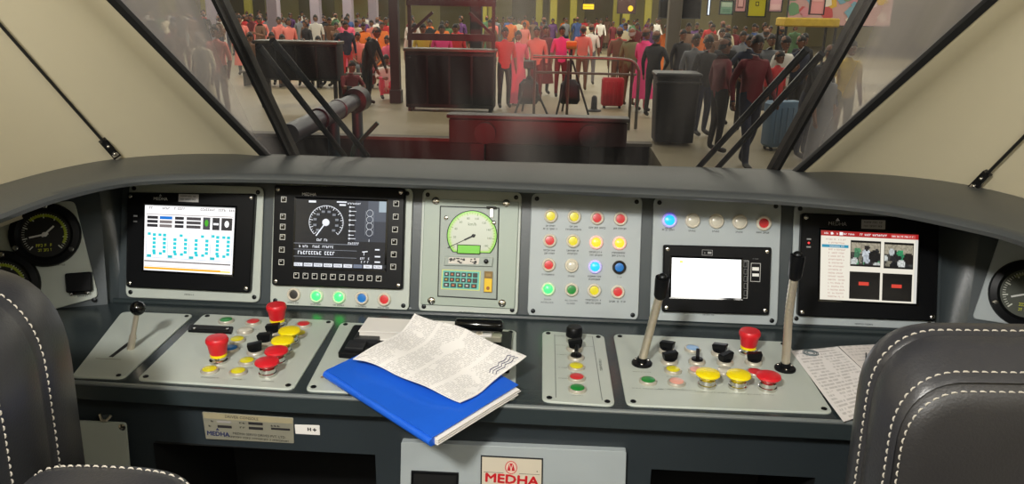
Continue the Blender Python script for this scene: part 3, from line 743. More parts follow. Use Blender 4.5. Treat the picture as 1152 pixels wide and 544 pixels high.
b = MB(); b.plate(inset(q2, -0.0022), TH+0.004, TH+0.0045); b.build('joint', MATS['rubber'], fr, 0)
b = MB(); b.plate(q2, TH+0.004, TH+0.007, 0.0008); ins = b.build('indicator_unit', M('unit_grey', (150, 160, 152), 0.45, var=0.05), root, 30)
zi = TH+0.007; cu_, cv_ = at(531.5, 265); R_ = abs(at(531.5, 265)[0]-at(503.3, 264)[0])
arc = [(cu_+R_*cos(radians(a)), cv_+R_*sin(radians(a))) for a in range(-42, 223, 6)]
b = MB(); b.plate(arc, zi, zi+0.0015); b.build('dial_rim', MATS['black_gloss'], ins, 0)
arc2 = [(cu_+(p[0]-cu_)*0.97, cv_+(p[1]-cv_)*0.97) for p in arc]
it = [(arc2, (140, 224, 60))]
for k in range(5): it.append(([(cu_+(p[0]-cu_)*(0.93-k*0.035), cv_+(p[1]-cv_)*(0.93-k*0.035)) for p in arc], ((176, 226, 90), (196, 226, 130), (208, 224, 164), (214, 222, 184), (217, 220, 192))[k]))
for k in range(37):
    a = radians(214-248*k/36); r0 = 0.80 if k % 4 == 0 else 0.86
    d_ = V((cos(a), sin(a))); n_ = V((-d_.y, d_.x))*R_*(0.009 if k % 4 == 0 else 0.005)
    it.append(([tuple(V((cu_, cv_))+d_*R_*r0+n_), tuple(V((cu_, cv_))+d_*R_*r0-n_), tuple(V((cu_, cv_))+d_*R_*0.92-n_), tuple(V((cu_, cv_))+d_*R_*0.92+n_)], (110, 140, 60)))
DIAL = attr_mat('dial_glow', 0.78, 0.3)
decal('dial', it, ins, zi+0.0016, DIAL)
for k in range(10):
    a = radians(214-248*k/9); text(str(k*20), 0.006, ins, cu_+R_*0.69*cos(a), cv_+R_*0.69*sin(a), zi+0.0023, M('dial_digit', (70, 96, 50), 0.5), ext=0.0)
text('km/h', 0.0085, ins, cu_, cv_+R_*0.45, zi+0.0023, M('dial_digit', (70, 96, 50), 0.5), ext=0.0)
b = MB(); e_ = V(at(504.5, 278.5)); c_ = V((cu_+0.003, cv_)); b.bar((c_.x, c_.y, zi+0.004), (e_.x, e_.y, zi+0.004), 0.0014, 0.0008); b.bar((c_.x+0.004, c_.y+0.002, zi+0.004), (c_.x+(e_.x-c_.x)*0.35, c_.y+(e_.y-c_.y)*0.35, zi+0.004), 0.0032, 0.0009); b.lathe([(0.0035, zi+0.002), (0.0035, zi+0.005), (0.001, zi+0.0055)], 12, T(c_.x, c_.y)); b.build('needle', MATS['ink'], ins, 0)
q = ccw([at(*p) for p in ((516, 275.5), (540.5, 276.3), (540, 285), (515.5, 284.2))])
b = MB(); b.plate(inset(q, -0.0014), zi+0.0016, zi+0.0034); b.build('lcd_bezel', MATS['black_gloss'], ins, 0)
decal('lcd', [(q, (120, 220, 10))], ins, zi+0.0037, DIAL)
b = MB(); u, v = at(553.3, 233.6); b.box((u, v, zi+0.004), (0.019, 0.004, 0.006)); b.build('latch', MATS['black_gloss'], ins, 0)
b = MB(); b.box((u+0.001, v-0.010, zi+0.003), (0.0055, 0.018, 0.004)); b.build('latch_pin', MATS['chrome'], ins, 0)
for x, y in ((502.5, 245), (556, 250.5)): link('screw', shared('dscrew', lambda: None), ins, T(*at(x, y), zi))
q = ccw([at(*p) for p in ((502, 287.8), (555.5, 289.2), (554, 299.5), (500.5, 298))])
b = MB(); b.plate(q, zi, zi+0.004, 0.0008); lb = b.build('label_holder', M('unit_grey', (150, 160, 152)), ins, 30)
s2 = [at(*p) for p in ((506, 289), (540, 290), (539, 297), (505, 296))]
it = [(srect(s2, 0, 0, 1, 1), (205, 200, 190))]
rn = random.Random(4)
for k in range(26): uu, vv = rn.random()*0.93, rn.random()*0.75; it.append((srect(s2, uu, vv, uu+0.03+0.06*rn.random(), vv+0.12+0.12*rn.random()), (36, 34, 34)))
decal('label', it, lb, zi+0.0042)
b = MB(); b.lathe([(0.0045, zi+0.004), (0.0045, zi+0.008), (0.003, zi+0.009)], 14, T(*at(547.5, 293.5))); b.build('dimmer_knob', MATS['screw_dark'], lb)
s2 = [at(*p) for p in ((498.8, 303.2), (540.5, 305), (539.3, 326), (497.5, 324))]
it = [(srect(s2, -0.02, -0.03, 1.02, 1.03), (198, 206, 120)), (srect(s2, 0.01, 0.02, 0.99, 0.98), (100, 180, 168))]
kp = decal('keypad', it, ins, zi+0.0003)
rn = random.Random(9)
for r_ in range(3):
    for c_ in range(6 if r_ < 2 else 5):
        n_ = 6 if r_ < 2 else 5; u0 = 0.05+c_*0.92/n_; v0 = 0.10+r_*0.29
        qq = ccw(srect(s2, u0, v0, u0+0.72/n_, v0+0.22)); b = MB(); b.plate(qq, zi+0.0004, zi+0.0022, 0.0003); ko = b.build('key', M('key_dark', (44, 46, 44), 0.5), kp, 0)
        if c_ < 5: decal('key_mark', [(srect(s2, u0+0.2/n_, v0+0.07, u0+0.5/n_, v0+0.15), rn.choice(((180, 170, 60), (190, 190, 190), (200, 110, 60))))], ins, zi+0.0024)
s2 = [at(*p) for p in ((545.5, 304.5), (554.8, 305), (554, 328.5), (544.6, 328))]
b = MB(); b.plate(ccw(srect(s2, 0, 0, 1, 1)), zi, zi+0.003); wi = b.build('warning_light', M('amber_dark', (120, 92, 30), 0.3), ins, 0)
decal('amber_lens', [(srect(s2, 0.05, 0.34, 0.95, 0.97), (226, 186, 20)), (scirc(s2, 0.5, 0.8, 0.2, 0.09), (150, 90, 20)), (srect(s2, 0.2, 0.1, 0.8, 0.25), (150, 120, 60))], wi, zi+0.0033)
decal('caption', glyphs(*at(525, 352), 0.03, 0.003, 77), root, TH+0.0002)

# -- sixteen lamps
root, at, P = panel('lamp_panel', 'grey panel with sixteen round indicator lamps in four rows of four', FU, poly_rect(-0.052, 0.0, 0.164, 0.242), 'panel_blue_grey')
G16 = [((619.6, 242.9, 'yellow', 0), (646, 243.7, 'yellow', 0), (671.7, 245, 'red', 0), (698, 246, 'red', 0)),
       ((618.5, 270.4, 'red', 0), (644.7, 270.8, 'yellow', 0), (670.6, 272.4, 'orange', 1), (696.8, 273.2, 'orange', 1)),
       ((617.3, 297.7, 'red', 0), (643, 298.5, 'clear', 0), (669.3, 299.7, 'blue', 1), (696.6, 300.5, 'blue', 0)),
       ((616.7, 324.8, 'green', 1), (643, 325.6, 'green', 0), (668.4, 326.4, 'yellow', 0), (695, 328, 'red', 0))]
CAP = [[(0.020, 0.026), (0.016, 0.030), (0.032,), (0.024,)], [(0.022, 0.022), (0.022, 0.018), (0.024, 0.024), (0.028, 0.026)], [(0.024,), None, (0.024, 0.022), (0.012,)], [None, None, (0.030, 0.030), (0.030,)]]
for i, row in enumerate(G16):
    for j, (x, y, c, lit) in enumerate(row):
        push_button(root, *at(x, y), c, TH, 0.0135, bool(lit), 'bezel_dark' if (i, j) == (2, 3) else 'bezel_ivory')
        cp = CAP[i][j]
        if cp:
            for k, wd in enumerate(cp):
                u, v = at(x-0.5, y+11.5+k*3.4); decal('caption', glyphs(u, v-0.001, wd*1.08, 0.0034, 100+i*10+j+k*50), root, TH+0.0002)
inkm = MATS['ink']
text('SPARE', 0.0052, root, *at(642.5, 310.6), TH, inkm)
text('DOOR', 0.0046, root, *at(616, 336.6), TH, inkm); text('INTERLOCK', 0.0046, root, *at(615.5, 340), TH, inkm)
text('ALL DOORS', 0.0046, root, *at(642.5, 337.8), TH, inkm); text('CLOSED', 0.0046, root, *at(642.3, 341.2), TH, inkm)

# -- five lamps and small bright display
root, at, P = panel('display_panel', 'grey panel with five lamps above a small wide black display glowing white', FU, poly_rect(0.186, 0.0, 0.430, 0.242), 'panel_blue_grey')
for k, (x, y, c, lit) in enumerate(((753, 247.6, 'blue', 1), (779, 248, 'clear', 0), (805.7, 248.6, 'clear', 0), (832, 249.3, 'clear', 0), (859, 250.8, 'red', 0))):
    push_button(root, *at(x, y), c, TH, 0.0145, bool(lit))
    if c == 'clear': text('SPARE', 0.0052, root, *at(x-0.5, y+11.6), TH, inkm)
    else:
        u, v = at(x-0.5, y+11.8); decal('caption', glyphs(u, v, 0.026, 0.0034, 150+k), root, TH+0.0002)
u, v = at(752, 257.2); decal('caption', glyphs(u, v, 0.014, 0.0024, 159), root, TH+0.0002)
d, s, z = display(root, at, ((745.7, 275), (866.3, 278), (863.5, 353.3), (744.1, 349.6)), ((755, 289.5), (832, 292), (831.8, 334.6), (754, 332.5)), TH, r=0.004)
it = [(srect(s, 0, 0, 1, 1), (255, 255, 255)), (srect(s, 0.06, 0.07, 0.08, 0.12), (200, 200, 200)), (srect(s, 0.11, 0.07, 0.16, 0.12), (240, 215, 60))]
decal('screen', it, d, z, attr_mat('screen_bright', 2.2, 0.2))
def outline(x0, y0, x1, y1, t_, c, at): 
    a, b_ = at(x0, y0), at(x1, y1); l, r_ = min(a[0], b_[0]), max(a[0], b_[0]); lo, hi = min(a[1], b_[1]), max(a[1], b_[1])
    return [(poly_rect(l, lo, r_, lo+t_), c), (poly_rect(l, hi-t_, r_, hi), c), (poly_rect(l, lo, l+t_, hi), c), (poly_rect(r_-t_, lo, r_, hi), c)]
GG = (186, 186, 184)
it = outline(834, 292.5, 839, 335, 0.0008, GG, at)
for k in range(5): it += outline(835, 294+k*8, 838.3, 300+k*8, 0.0006, (130, 130, 130), at)
decal('side_keys', it, d, zt+0.0002)
it = outline(843, 295.3, 853.2, 316.5, 0.0010, GG, at); 
for x0, y0, x1, y1 in ((844.5, 300, 851.8, 304), (844.5, 307, 851.8, 310.5)):
    a, b_ = at(x0, y0), at(x1, y1); it.append((poly_rect(a[0], b_[1], b_[0], a[1]), (225, 225, 222)))
it += glyphs(*at(848.5, 291.5), 0.012, 0.002, 3, (110, 110, 110))
decal('usb_marks', it, d, zt+0.0002)
it = outline(788.5, 280.5, 800, 287.3, 0.0008, (150, 150, 150), at)
u, v = at(796.5, 284); it.append((poly_rect(u-0.003, v-0.002, u+0.004, v+0.002), (160, 160, 160))); u, v = at(791.5, 284); it.append((poly_rect(u-0.0012, v-0.0018, u+0.001, v+0.001), (120, 120, 120)))
decal('maker_mark', it, d, zt+0.0002)
decal('caption', glyphs(*at(797, 354.7), 0.022, 0.0024, 166), root, TH+0.0002)

# -- camera monitor
root, at, P = panel('display_panel', 'grey panel with black display showing four camera views under a red bar', FU, poly_rect(0.454, 0.006, 0.724, 0.239), 'panel_blue_grey')
d, s, z = display(root, at, ((900, 239.5), (1053.5, 246), (1050, 360.5), (895.5, 354.5)), ((921.2, 258.8), (1029.8, 264), (1027, 340.8), (919.7, 335.8)), TH)
CR = (246, 240, 224)
it = [(srect(s, 0, 0, 1, 1), CR), (srect(s, 0, 0, 1, 0.075), (178, 40, 40)), (srect(s, 0.97, 0.08, 1, 1), (226, 224, 216))]
it += sglyph(s, 0.02, 0.025, 0.08, 0.05, 1, W_)+[(srect(s, 0.1, 0.02, 0.12, 0.055), W_)]+sglyph(s, 0.12, 0.025, 0.17, 0.05, 2, W_)+[(srect(s, 0.19, 0.015, 0.225, 0.06), W_)]+sglyph(s, 0.23, 0.028, 0.35, 0.05, 3, W_)+sglyph(s, 0.40, 0.022, 0.68, 0.05, 4, W_)+[(srect(s, 0.72, 0.015, 0.97, 0.065), (210, 90, 84))]+sglyph(s, 0.73, 0.028, 0.95, 0.05, 5, W_)
for k in range(18):
    y = 0.115+k*0.0485
    if k == 2: it.append((srect(s, 0.01, y-0.012, 0.285, y+0.03), (40, 150, 184)))
    it += sglyph(s, 0.05+(0.03 if k else 0), y, 0.24 if k % 3 else 0.26, y+0.02, 70+k, (232, 232, 232) if k == 2 else (196, 150, 140))
def feed(u0, v0, u1, v1, seed):
    rnd = random.Random(seed); nx, ny = 26, 18; out = [(srect(s, u0-0.006, v0-0.01, u1+0.006, v1+0.008), (26, 24, 22))]
    blobs = [(rnd.random(), 0.35+0.6*rnd.random(), 0.06+0.10*rnd.random(), rnd.choice(((60, 62, 60), (28, 30, 32), (90, 150, 110), (200, 205, 200), (44, 44, 46), (130, 126, 110), (36, 36, 36)))) for _ in range(15)]
    if seed == 1: blobs += [(0.52, 0.5, 0.14, (205, 212, 218)), (0.55, 0.72, 0.13, (190, 198, 205)), (0.55, 0.26, 0.09, (46, 42, 40)), (0.22, 0.4, 0.12, (80, 140, 100)), (0.2, 0.55, 0.1, (70, 120, 90)), (0.8, 0.6, 0.2, (30, 30, 30))]
    else: blobs += [(0.55, 0.4, 0.12, (60, 150, 100)), (0.62, 0.55, 0.1, (50, 130, 90)), (0.5, 0.6, 0.1, (36, 36, 36)), (0.6, 0.82, 0.14, (215, 218, 214)), (0.25, 0.35, 0.11, (190, 195, 195)), (0.85, 0.6, 0.18, (36, 30, 28))]
    for i in range(nx):
        for j in range(ny):
            u, v = (i+0.5)/nx, (j+0.5)/ny; c = (168, 160, 140) if v < 0.42+0.1*sin(3*u) else (70, 68, 64)
            for bu, bv, br, bc in blobs:
                if (u-bu)**2+((v-bv)*0.8)**2 < br*br: c = bc
            k = rnd.uniform(0.85, 1.1); out.append((srect(s, u0+(u1-u0)*i/nx, v0+(v1-v0)*j/ny, u0+(u1-u0)*(i+1)/nx, v0+(v1-v0)*(j+1)/ny), tuple(min(255, x*k) for x in c), 'feed%d' % seed))
    out += [(srect(s, u0-0.006, v1-0.02, u1+0.006, v1+0.008), (20, 18, 18)), (srect(s, u0-0.006, v0-0.012, u1+0.006, v0+0.02), (20, 18, 18))]
    return out
it += feed(0.31, 0.135, 0.61, 0.49, 1); it += feed(0.655, 0.14, 0.945, 0.50, 2)
it += [(srect(s, 0.30, 0.575, 0.615, 0.97), (14, 12, 12)), (srect(s, 0.64, 0.58, 0.945, 0.975), (14, 12, 12))]
it += [(srect(s, 0.395, 0.72, 0.50, 0.77), (226, 70, 54)), (srect(s, 0.735, 0.735, 0.84, 0.785), (226, 70, 54))]
decal('screen', it, d, z, attr_mat('screen_camera', 0.85, 0.2))
text('MEDHA', 0.010, d, *at(939.5, 251.8), zt, MATS['ink_white'], label='small white maker lettering', ext=0.0)
u, v = at(939.8, 247.4); decal('emblem', [([(u-0.004, v-0.002), (u+0.004, v-0.002), (u, v+0.004)], (200, 200, 200))], d, zt+0.0002)
sticker(d, at, 979.5, 252.5, 0.044, 0.017, zt)
u, v = at(907.5, 273); b = MB(); b.lathe([(0.0016, 0), (0.0016, 0.001), (0.0004, 0.0018)], 10, T(u, v, zt)); b.build('red_led', E('led_red', (255, 40, 40), 3.0), d)
decal('led_marks', [(poly_rect(u-0.004, v+0.006, u+0.004, v+0.0085), (150, 150, 150)), (poly_rect(u-0.004, v-0.009, u+0.004, v-0.0065), (150, 150, 150))], d, zt+0.0002)
decal('caption', glyphs(*at(972, 365.3), 0.034, 0.0028, 188), root, TH+0.0002)

# -- right gauge panel
p0, p1 = FR.uv(1093, 358), FR.uv(1124, 262)
root, at, P = panel('gauge_panel', 'grey panel with one large round black gauge at the far right', FR, [p0, (0.20, p0[1]), (0.20, p1[1]+0.03), (p1[0]+0.008, p1[1]+0.03)], 'panel_blue_grey', r=0.008, screws=False)
gauge(root, *at(1156, 330), 0.063, 'large round black gauge', (radians(200),), (120, 126, 90), (66, 70, 60))  # paler face colour holds the reflection in the gauge glass

# ------------------------------------------------------------------ panels let into the deck
FD = Face(frame((0, 0, ZD), (1, 0, 0), (0, 1, 0)))
FT = Face(frame((0, 0, ZD+TH), (1, 0, 0), (0, 1, 0)))
def dq(*pts): return ccw([FT.uv(*p) for p in pts])
# lever panel at far left
root, at, P = panel('lever_panel', 'plain grey deck panel with a slotted lever, leftmost on the desk', FD, dq((80, 423), (137, 350), (218, 353), (138.5, 425)), r=0.012, screws=False)
for x, y in ((133.5, 422), (210, 355.5)): screw(root, *at(x, y), TH, 0.004)
a, c = V(at(124.5, 401.5)), V(at(152, 380.5)); dd = (c-a)
items = [([tuple(a+V((-0.004, 0))), tuple(a+V((0.004, 0))), tuple(c+V((0.004, 0))), tuple(c+V((-0.004, 0)))], (22, 20, 18))]
u, v = at(122, 403.5); items.append((poly_rect(u-0.022, v-0.0012, u+0.022, v+0.0006), (120, 116, 106)))
decal('slot', items, root, TH+0.0002)
b = MB(); q = V((*at(146.5, 392), 0)); I_ = root.matrix_basis.inverted()
tip = I_ @ Yp(155, 346.5, (root.matrix_basis @ q).y+0.004)
b.tube([q, q+(tip-q)*0.35, q+(tip-q)*0.4, tip], [0.0062, 0.0058, 0.0042, 0.0042], 12); lv = b.build('lever', MATS['steel'], root)
b = MB(); b.sphere(tip, 0.0125, 20, 14); b.build('ball_knob', MATS['black_gloss'], lv, 60)

# left switch panel
root, at, P = panel('switch_panel', 'grey deck panel with red and yellow mushroom buttons, left of the blue folder', FD, dq((153, 426.5), (229.5, 352.5), (377.5, 360), (329.5, 437.5)))
for x, y, c in ((254.5, 361.5, 'green'), (285, 363.3, 'red'), (341.7, 366, 'red'), (275.8, 373, 'clear'), (336.5, 376.5, 'yellow'), (267, 383.3, 'yellow'), (259.7, 393.3, 'blue'), (278, 407.3, 'yellow'), (236, 417.3, 'yellow'), (268, 419.2, 'yellow')):
    round_lens_button(root, *at(x, y), c, TH)
for x, y, c, t_ in ((312.6, 366.5, 'red', 1), (246.6, 406, 'red', 1), (326.5, 385, 'yellow', 0), (319, 396, 'yellow', 0), (312, 408, 'red', 0), (301.5, 421, 'red', 0)):
    mushroom(root, *at(x, y), c, TH, bool(t_))
for x, y, a in ((307.5, 375.5, 0.1), (298.5, 386, 0.0), (287.3, 397, 0.35)): rotary(root, *at(x, y), a, TH)
q = dq((214, 366.5), (262.5, 368.8), (260.5, 375.8), (211.5, 373.4)); ox, oy = root.matrix_basis.translation.x, root.matrix_basis.translation.y
q = [(x-ox, y-oy) for x, y in q]
b = MB(); b.plate(q, TH, TH+0.004, 0.001, None, 0.002); so = b.build('slide_cover', MATS['black_plastic'], root, 30, None, 'black slotted cover')
b = MB(); b.plate(inset(q, 0.005), TH+0.004, TH+0.0055); b.build('slot', MATS['recess_black'], so, 0)
for x, y in ((219, 372), (256, 372.7)): screw(so, *at(x, y), TH+0.0045, 0.0032, 'chrome')
it = []
for k, (x, y, wd) in enumerate(((254, 369, 0.025), (286, 370.5, 0.02), (275, 379, 0.02), (267, 390.5, 0.018), (278, 414, 0.02), (236, 425, 0.03), (268, 427, 0.022), (246, 414.5, 0.02), (301, 429.5, 0.02))): it += glyphs(*at(x, y), wd, 0.0022, 200+k, (90, 94, 92))
decal('caption', it, root, TH+0.0002)

# master controller panel (mostly under folder and papers)
root, at, P = panel('controller_panel', 'grey deck panel with black controller mechanism, half hidden by the papers', FD, dq((343, 438.5), (383.5, 361.8), (581, 371), (580, 449)))
q = [at(*p) for p in ((380, 402), (398, 370), (576, 378), (573, 420))]
b = MB(); b.plate(ccw(q), TH, TH+0.010, 0.002, None, 0.006); hs = b.build('mechanism_housing', MATS['black_plastic'], root, 30)
for k, (x0, y0, x1, y1) in enumerate(((388, 391, 414, 399), (398, 384, 430, 391), (404, 376, 440, 383))):
    a, c = V(at(x0, y1)), V(at(x1, y0)); b = MB(); b.plate(ccw(poly_rect(a.x, a.y, c.x, c.y)), TH+0.010, TH+0.014+0.004*(k == 1), 0.001); b.build('cover_block', M('block_black', (30, 31, 33), 0.4), hs, 30)
# controller handle: stems and a T grip
y0 = 1.222
g0, g1 = Yp(512, 364.5, y0), Yp(566, 366.5, y0)
I_ = root.matrix_basis.inverted()
b = MB(); st0 = Yp(540.5, 381, y0+0.004); mid_ = (g0+g1)/2
b.tube([I_ @ V((st0.x, y0+0.004, ZD+TH)), I_ @ V((mid_.x, y0, mid_.z))], 0.006, 10); hd = b.build('controller_handle', MATS['steel'], root)
b = MB(); d_ = (g1-g0)
b.tube([I_ @ (g0+d_*t) for t in (0, 0.02, 0.06, 0.5, 0.94, 0.98, 1.0)], [0.007, 0.0098, 0.0112, 0.0115, 0.0112, 0.0098, 0.007], 16); b.build('grip', MATS['black_gloss'], hd, 50)
b = MB(); p = I_ @ Yp(555, 377, y0+0.004); b.box((p.x, p.y, TH+0.019), (0.03, 0.018, 0.012), None, 0.002); b.build('stop_block', MATS['silver_plate'], root, 30)

# narrow panel
root, at, P = panel('switch_panel', 'narrow grey deck panel with one column of knobs and buttons', FD, dq((610, 450.5), (610, 371.5), (679.5, 376.5), (692, 456)))
b = MB(); b.lathe([(0.0140, 0), (0.0140, 0.006), (0.0150, 0.008), (0.0150, 0.0115)], 24); kb = link('control_knob', b.mesh('control_knob', MATS['chrome']), root, T(*at(645.6, 383.5), TH), 'tall black knob with chrome skirt')
b = MB(); b.lathe([(0.0150, 0.0115), (0.0152, 0.014), (0.0140, 0.027), (0.012, 0.029), (0.0005, 0.0292)], 24); b.build('knob_cap', MATS['black_plastic'], kb, 40)
rotary(root, *at(646.5, 393), 0.15, TH)
o = rotary(root, *at(648, 403), 1.45, TH, True)
for x, y, c in ((648.3, 413.6, 'yellow'), (648.7, 425.8, 'red'), (649.5, 438.3, 'green')): round_lens_button(root, *at(x, y), c, TH)
it = []
for (xa, ya), (xb, yb) in (((623.5, 376), (625, 447)), ((666, 378), (677, 450))):
    a, c = V(at(xa, ya)), V(at(xb, yb)); it.append(([tuple(a), tuple(a+V((0.0012, 0))), tuple(c+V((0.0012, 0))), tuple(c)], (110, 114, 112)))
for k, (x, y) in enumerate(((630, 378), (631, 388.5), (632, 399), (661, 378.5), (662, 390), (648, 420), (649, 432.5), (650, 445.5), (634, 414), (634, 426))): it += glyphs(*at(x, y), 0.018, 0.0018, 220+k, (80, 84, 82))
decal('caption', it, root, TH+0.0002)
gl_ = glyphs(0, 0, 0.045, 0.004, 231, (70, 74, 72)); u, v = at(677, 410)
decal('side_caption', gl_, root, TH+0.0002, None, 0.00006, T(u, v) @ RZ(pi/2+0.0))

# right switch panel
root, at, P = panel('switch_panel', 'wide grey deck panel with black rotary switches and mushroom buttons between two goosenecks', FD, dq((705, 455), (690, 375), (886, 384), (938, 464)), 'panel_grey')
for x, y, a in ((750, 395.5, -0.5), (809, 398, -0.5), (753, 407.5, 0.25), (815.7, 408.5, 0.6), (847.5, 408.5, -0.1)): rotary(root, *at(x, y), a, TH)
rotary(root, *at(784, 407.5), 1.4, TH, True)
for x, y, c in ((779, 393.3, 'pale_blue'), (757, 417.3, 'yellow'), (783.5, 418, 'pink'), (815, 419, 'clear'), (849, 420, 'red'), (729, 429.3, 'green'), (761, 431, 'pink')): round_lens_button(root, *at(x, y), c, TH)
for x, y, c, t_ in ((841, 397, 'red', 1), (795, 434, 'yellow', 0), (829.5, 435.5, 'yellow', 0), (863, 437, 'red', 0)): mushroom(root, *at(x, y), c, TH, bool(t_))
it = []
for k, (x, y, wd) in enumerate(((722, 418.5, 0.03), (729, 437.5, 0.05), (762, 438.5, 0.06), (800, 441.5, 0.05), (838, 443.5, 0.05), (865, 444.5, 0.02), (757, 424, 0.02), (779, 399, 0.016), (753, 413.5, 0.02), (784, 413, 0.02), (816, 414, 0.02))): it += glyphs(*at(x, y), wd, 0.002, 240+k, (84, 88, 86))
decal('caption', it, root, TH+0.0002)

# gooseneck microphones
def gooseneck(base, pts, head, label):
    p0 = Zp(*base, ZD+TH); t = thing('gooseneck_microphone', label, 'microphone', T(*p0), 'gooseneck microphones')
    b = MB(); b.lathe([(0.0175, 0), (0.0175, 0.003), (0.016, 0.0045), (0.009, 0.005), (0.008, 0.012)], 24); fl = b.build('flange', MATS['black_plastic'], t)
    for k in range(3): screw(fl, 0.0125*cos(2.1*k+0.4), 0.0125*sin(2.1*k+0.4), 0.0045, 0.0025, 'chrome')
    I_ = T(*p0).inverted(); P = smooth_path([V((0, 0, 0.004))]+[I_ @ Yp(x, y, p0.y+dy) for x, y, dy in pts], 8)
    b = MB(); n = len(P); b.tube(P, 0.0068, 12); nk = b.build('flexible_neck', MATS['steel'], t)
    b = MB()
    L_ = 0; acc = []
    for i in range(n-1):
        seg = (P[i+1]-P[i]).length; m_ = max(1, int(seg/0.006))
        for k in range(m_): acc.append((P[i]+(P[i+1]-P[i])*(k/m_), (P[i+1]-P[i]).normalized()))
    for p, d_ in acc:
        rot = d_.to_track_quat('Z', 'Y').to_matrix().to_4x4(); rot.translation = p
        b.lathe([(0.0068, -0.002), (0.0074, 0), (0.0068, 0.002)], 10, rot)
    o = b.build('neck_coil', MATS['steel'], nk, 60)
    h0 = I_ @ Yp(head[0], head[1], p0.y+head[4]); h1 = I_ @ Yp(head[2], head[3], p0.y+head[5]); d_ = h1-h0
    b = MB(); b.tube([h0-d_*0.05, h0, h0+d_*0.1, h0+d_*0.85, h0+d_*0.97, h1, h1-d_*0.04], [0.0075, 0.009, 0.0105, 0.0120, 0.0115, 0.0085, 0.0078], 18); hd = b.build('microphone_head', MATS['black_plastic'], t, 50)
    b = MB(); b.sphere(h1-d_*0.05, 0.0078, 12, 8); b.build('grille', MATS['screw_dark'], hd)
gooseneck((722, 409), ((727, 388, 0.0), (735, 358, -0.002), (742, 333, -0.006)), (742.5, 334, 745.5, 311, -0.006, -0.012), 'gooseneck microphone standing left on the right switch panel, before the white display')
gooseneck((883, 415), ((885.5, 385, 0.0), (888, 350, -0.002), (893.5, 312, -0.004)), (894, 313, 897.5, 286, -0.004, -0.006), 'gooseneck microphone standing at the right end of the switch panel, beside camera monitor')

# ------------------------------------------------------------------ papers, folder
def plane_pts(pts, o, n): return [hit(*p, o, n) for p in pts]
fo, fn = V((-0.2, 1.03, ZD+0.017)), V((0, -0.10, 1)).normalized()
c0, c1, c2 = plane_pts(((366.5, 416.5), (480, 488.5), (583, 433.5)), fo, fn); c3 = c0+c2-c1
ctr = (c0+c1+c2+c3)/4
X_ = (c1-c0).normalized(); Y_ = (X_.cross(fn)*-1).normalized()
FM = frame(ctr, X_, Y_); FI = FM.inverted()
fold = thing('folder', 'blue plastic folder with white sheets inside, hanging over the desk edge', 'folder', FM)
fq = ccw([tuple((FI @ p)[:2]) for p in (c0, c1, c2, c3)])
xs = [p[0] for p in fq]; ys = [p[1] for p in fq]; x0, x1, y0_, y1_ = min(xs), max(xs), min(ys), max(ys)
b = MB(); b.plate(poly_rect(x0, y0_, x1, y1_), -0.0135, -0.0122, 0, None, 0.004); b.build('back_cover', MATS['folder_blue'], fold, 30)
n_ = 10; rings = []
for i in range(n_+1):
    x = x0+(x1-x0)*i/n_; z = -0.001+0.0015*sin(i*0.9)
    rings.append([(x, y0_, z), (x, y1_, z+0.001), (x, y1_, z+0.0025), (x, y0_, z+0.0015)])
b = MB(); b.loft(rings, True, True, True); b.build('front_cover', MATS['folder_blue'], fold, 30)
b = MB(); b.tube([(x0, y0_, -0.0065), (x1, y0_, -0.0065)], 0.0066, 10); b.build('spine', MATS['folder_blue'], fold)
for k in range(5):
    b = MB(); b.plate(poly_rect(x0+0.012, y0_+0.004, x1+0.006-0.003*(k % 2), y1_-0.006+0.003*(k % 3)), -0.0115+k*0.0019, -0.0115+k*0.0019+0.0012); b.build('sheet', MATS['paper_white'], fold, 0)

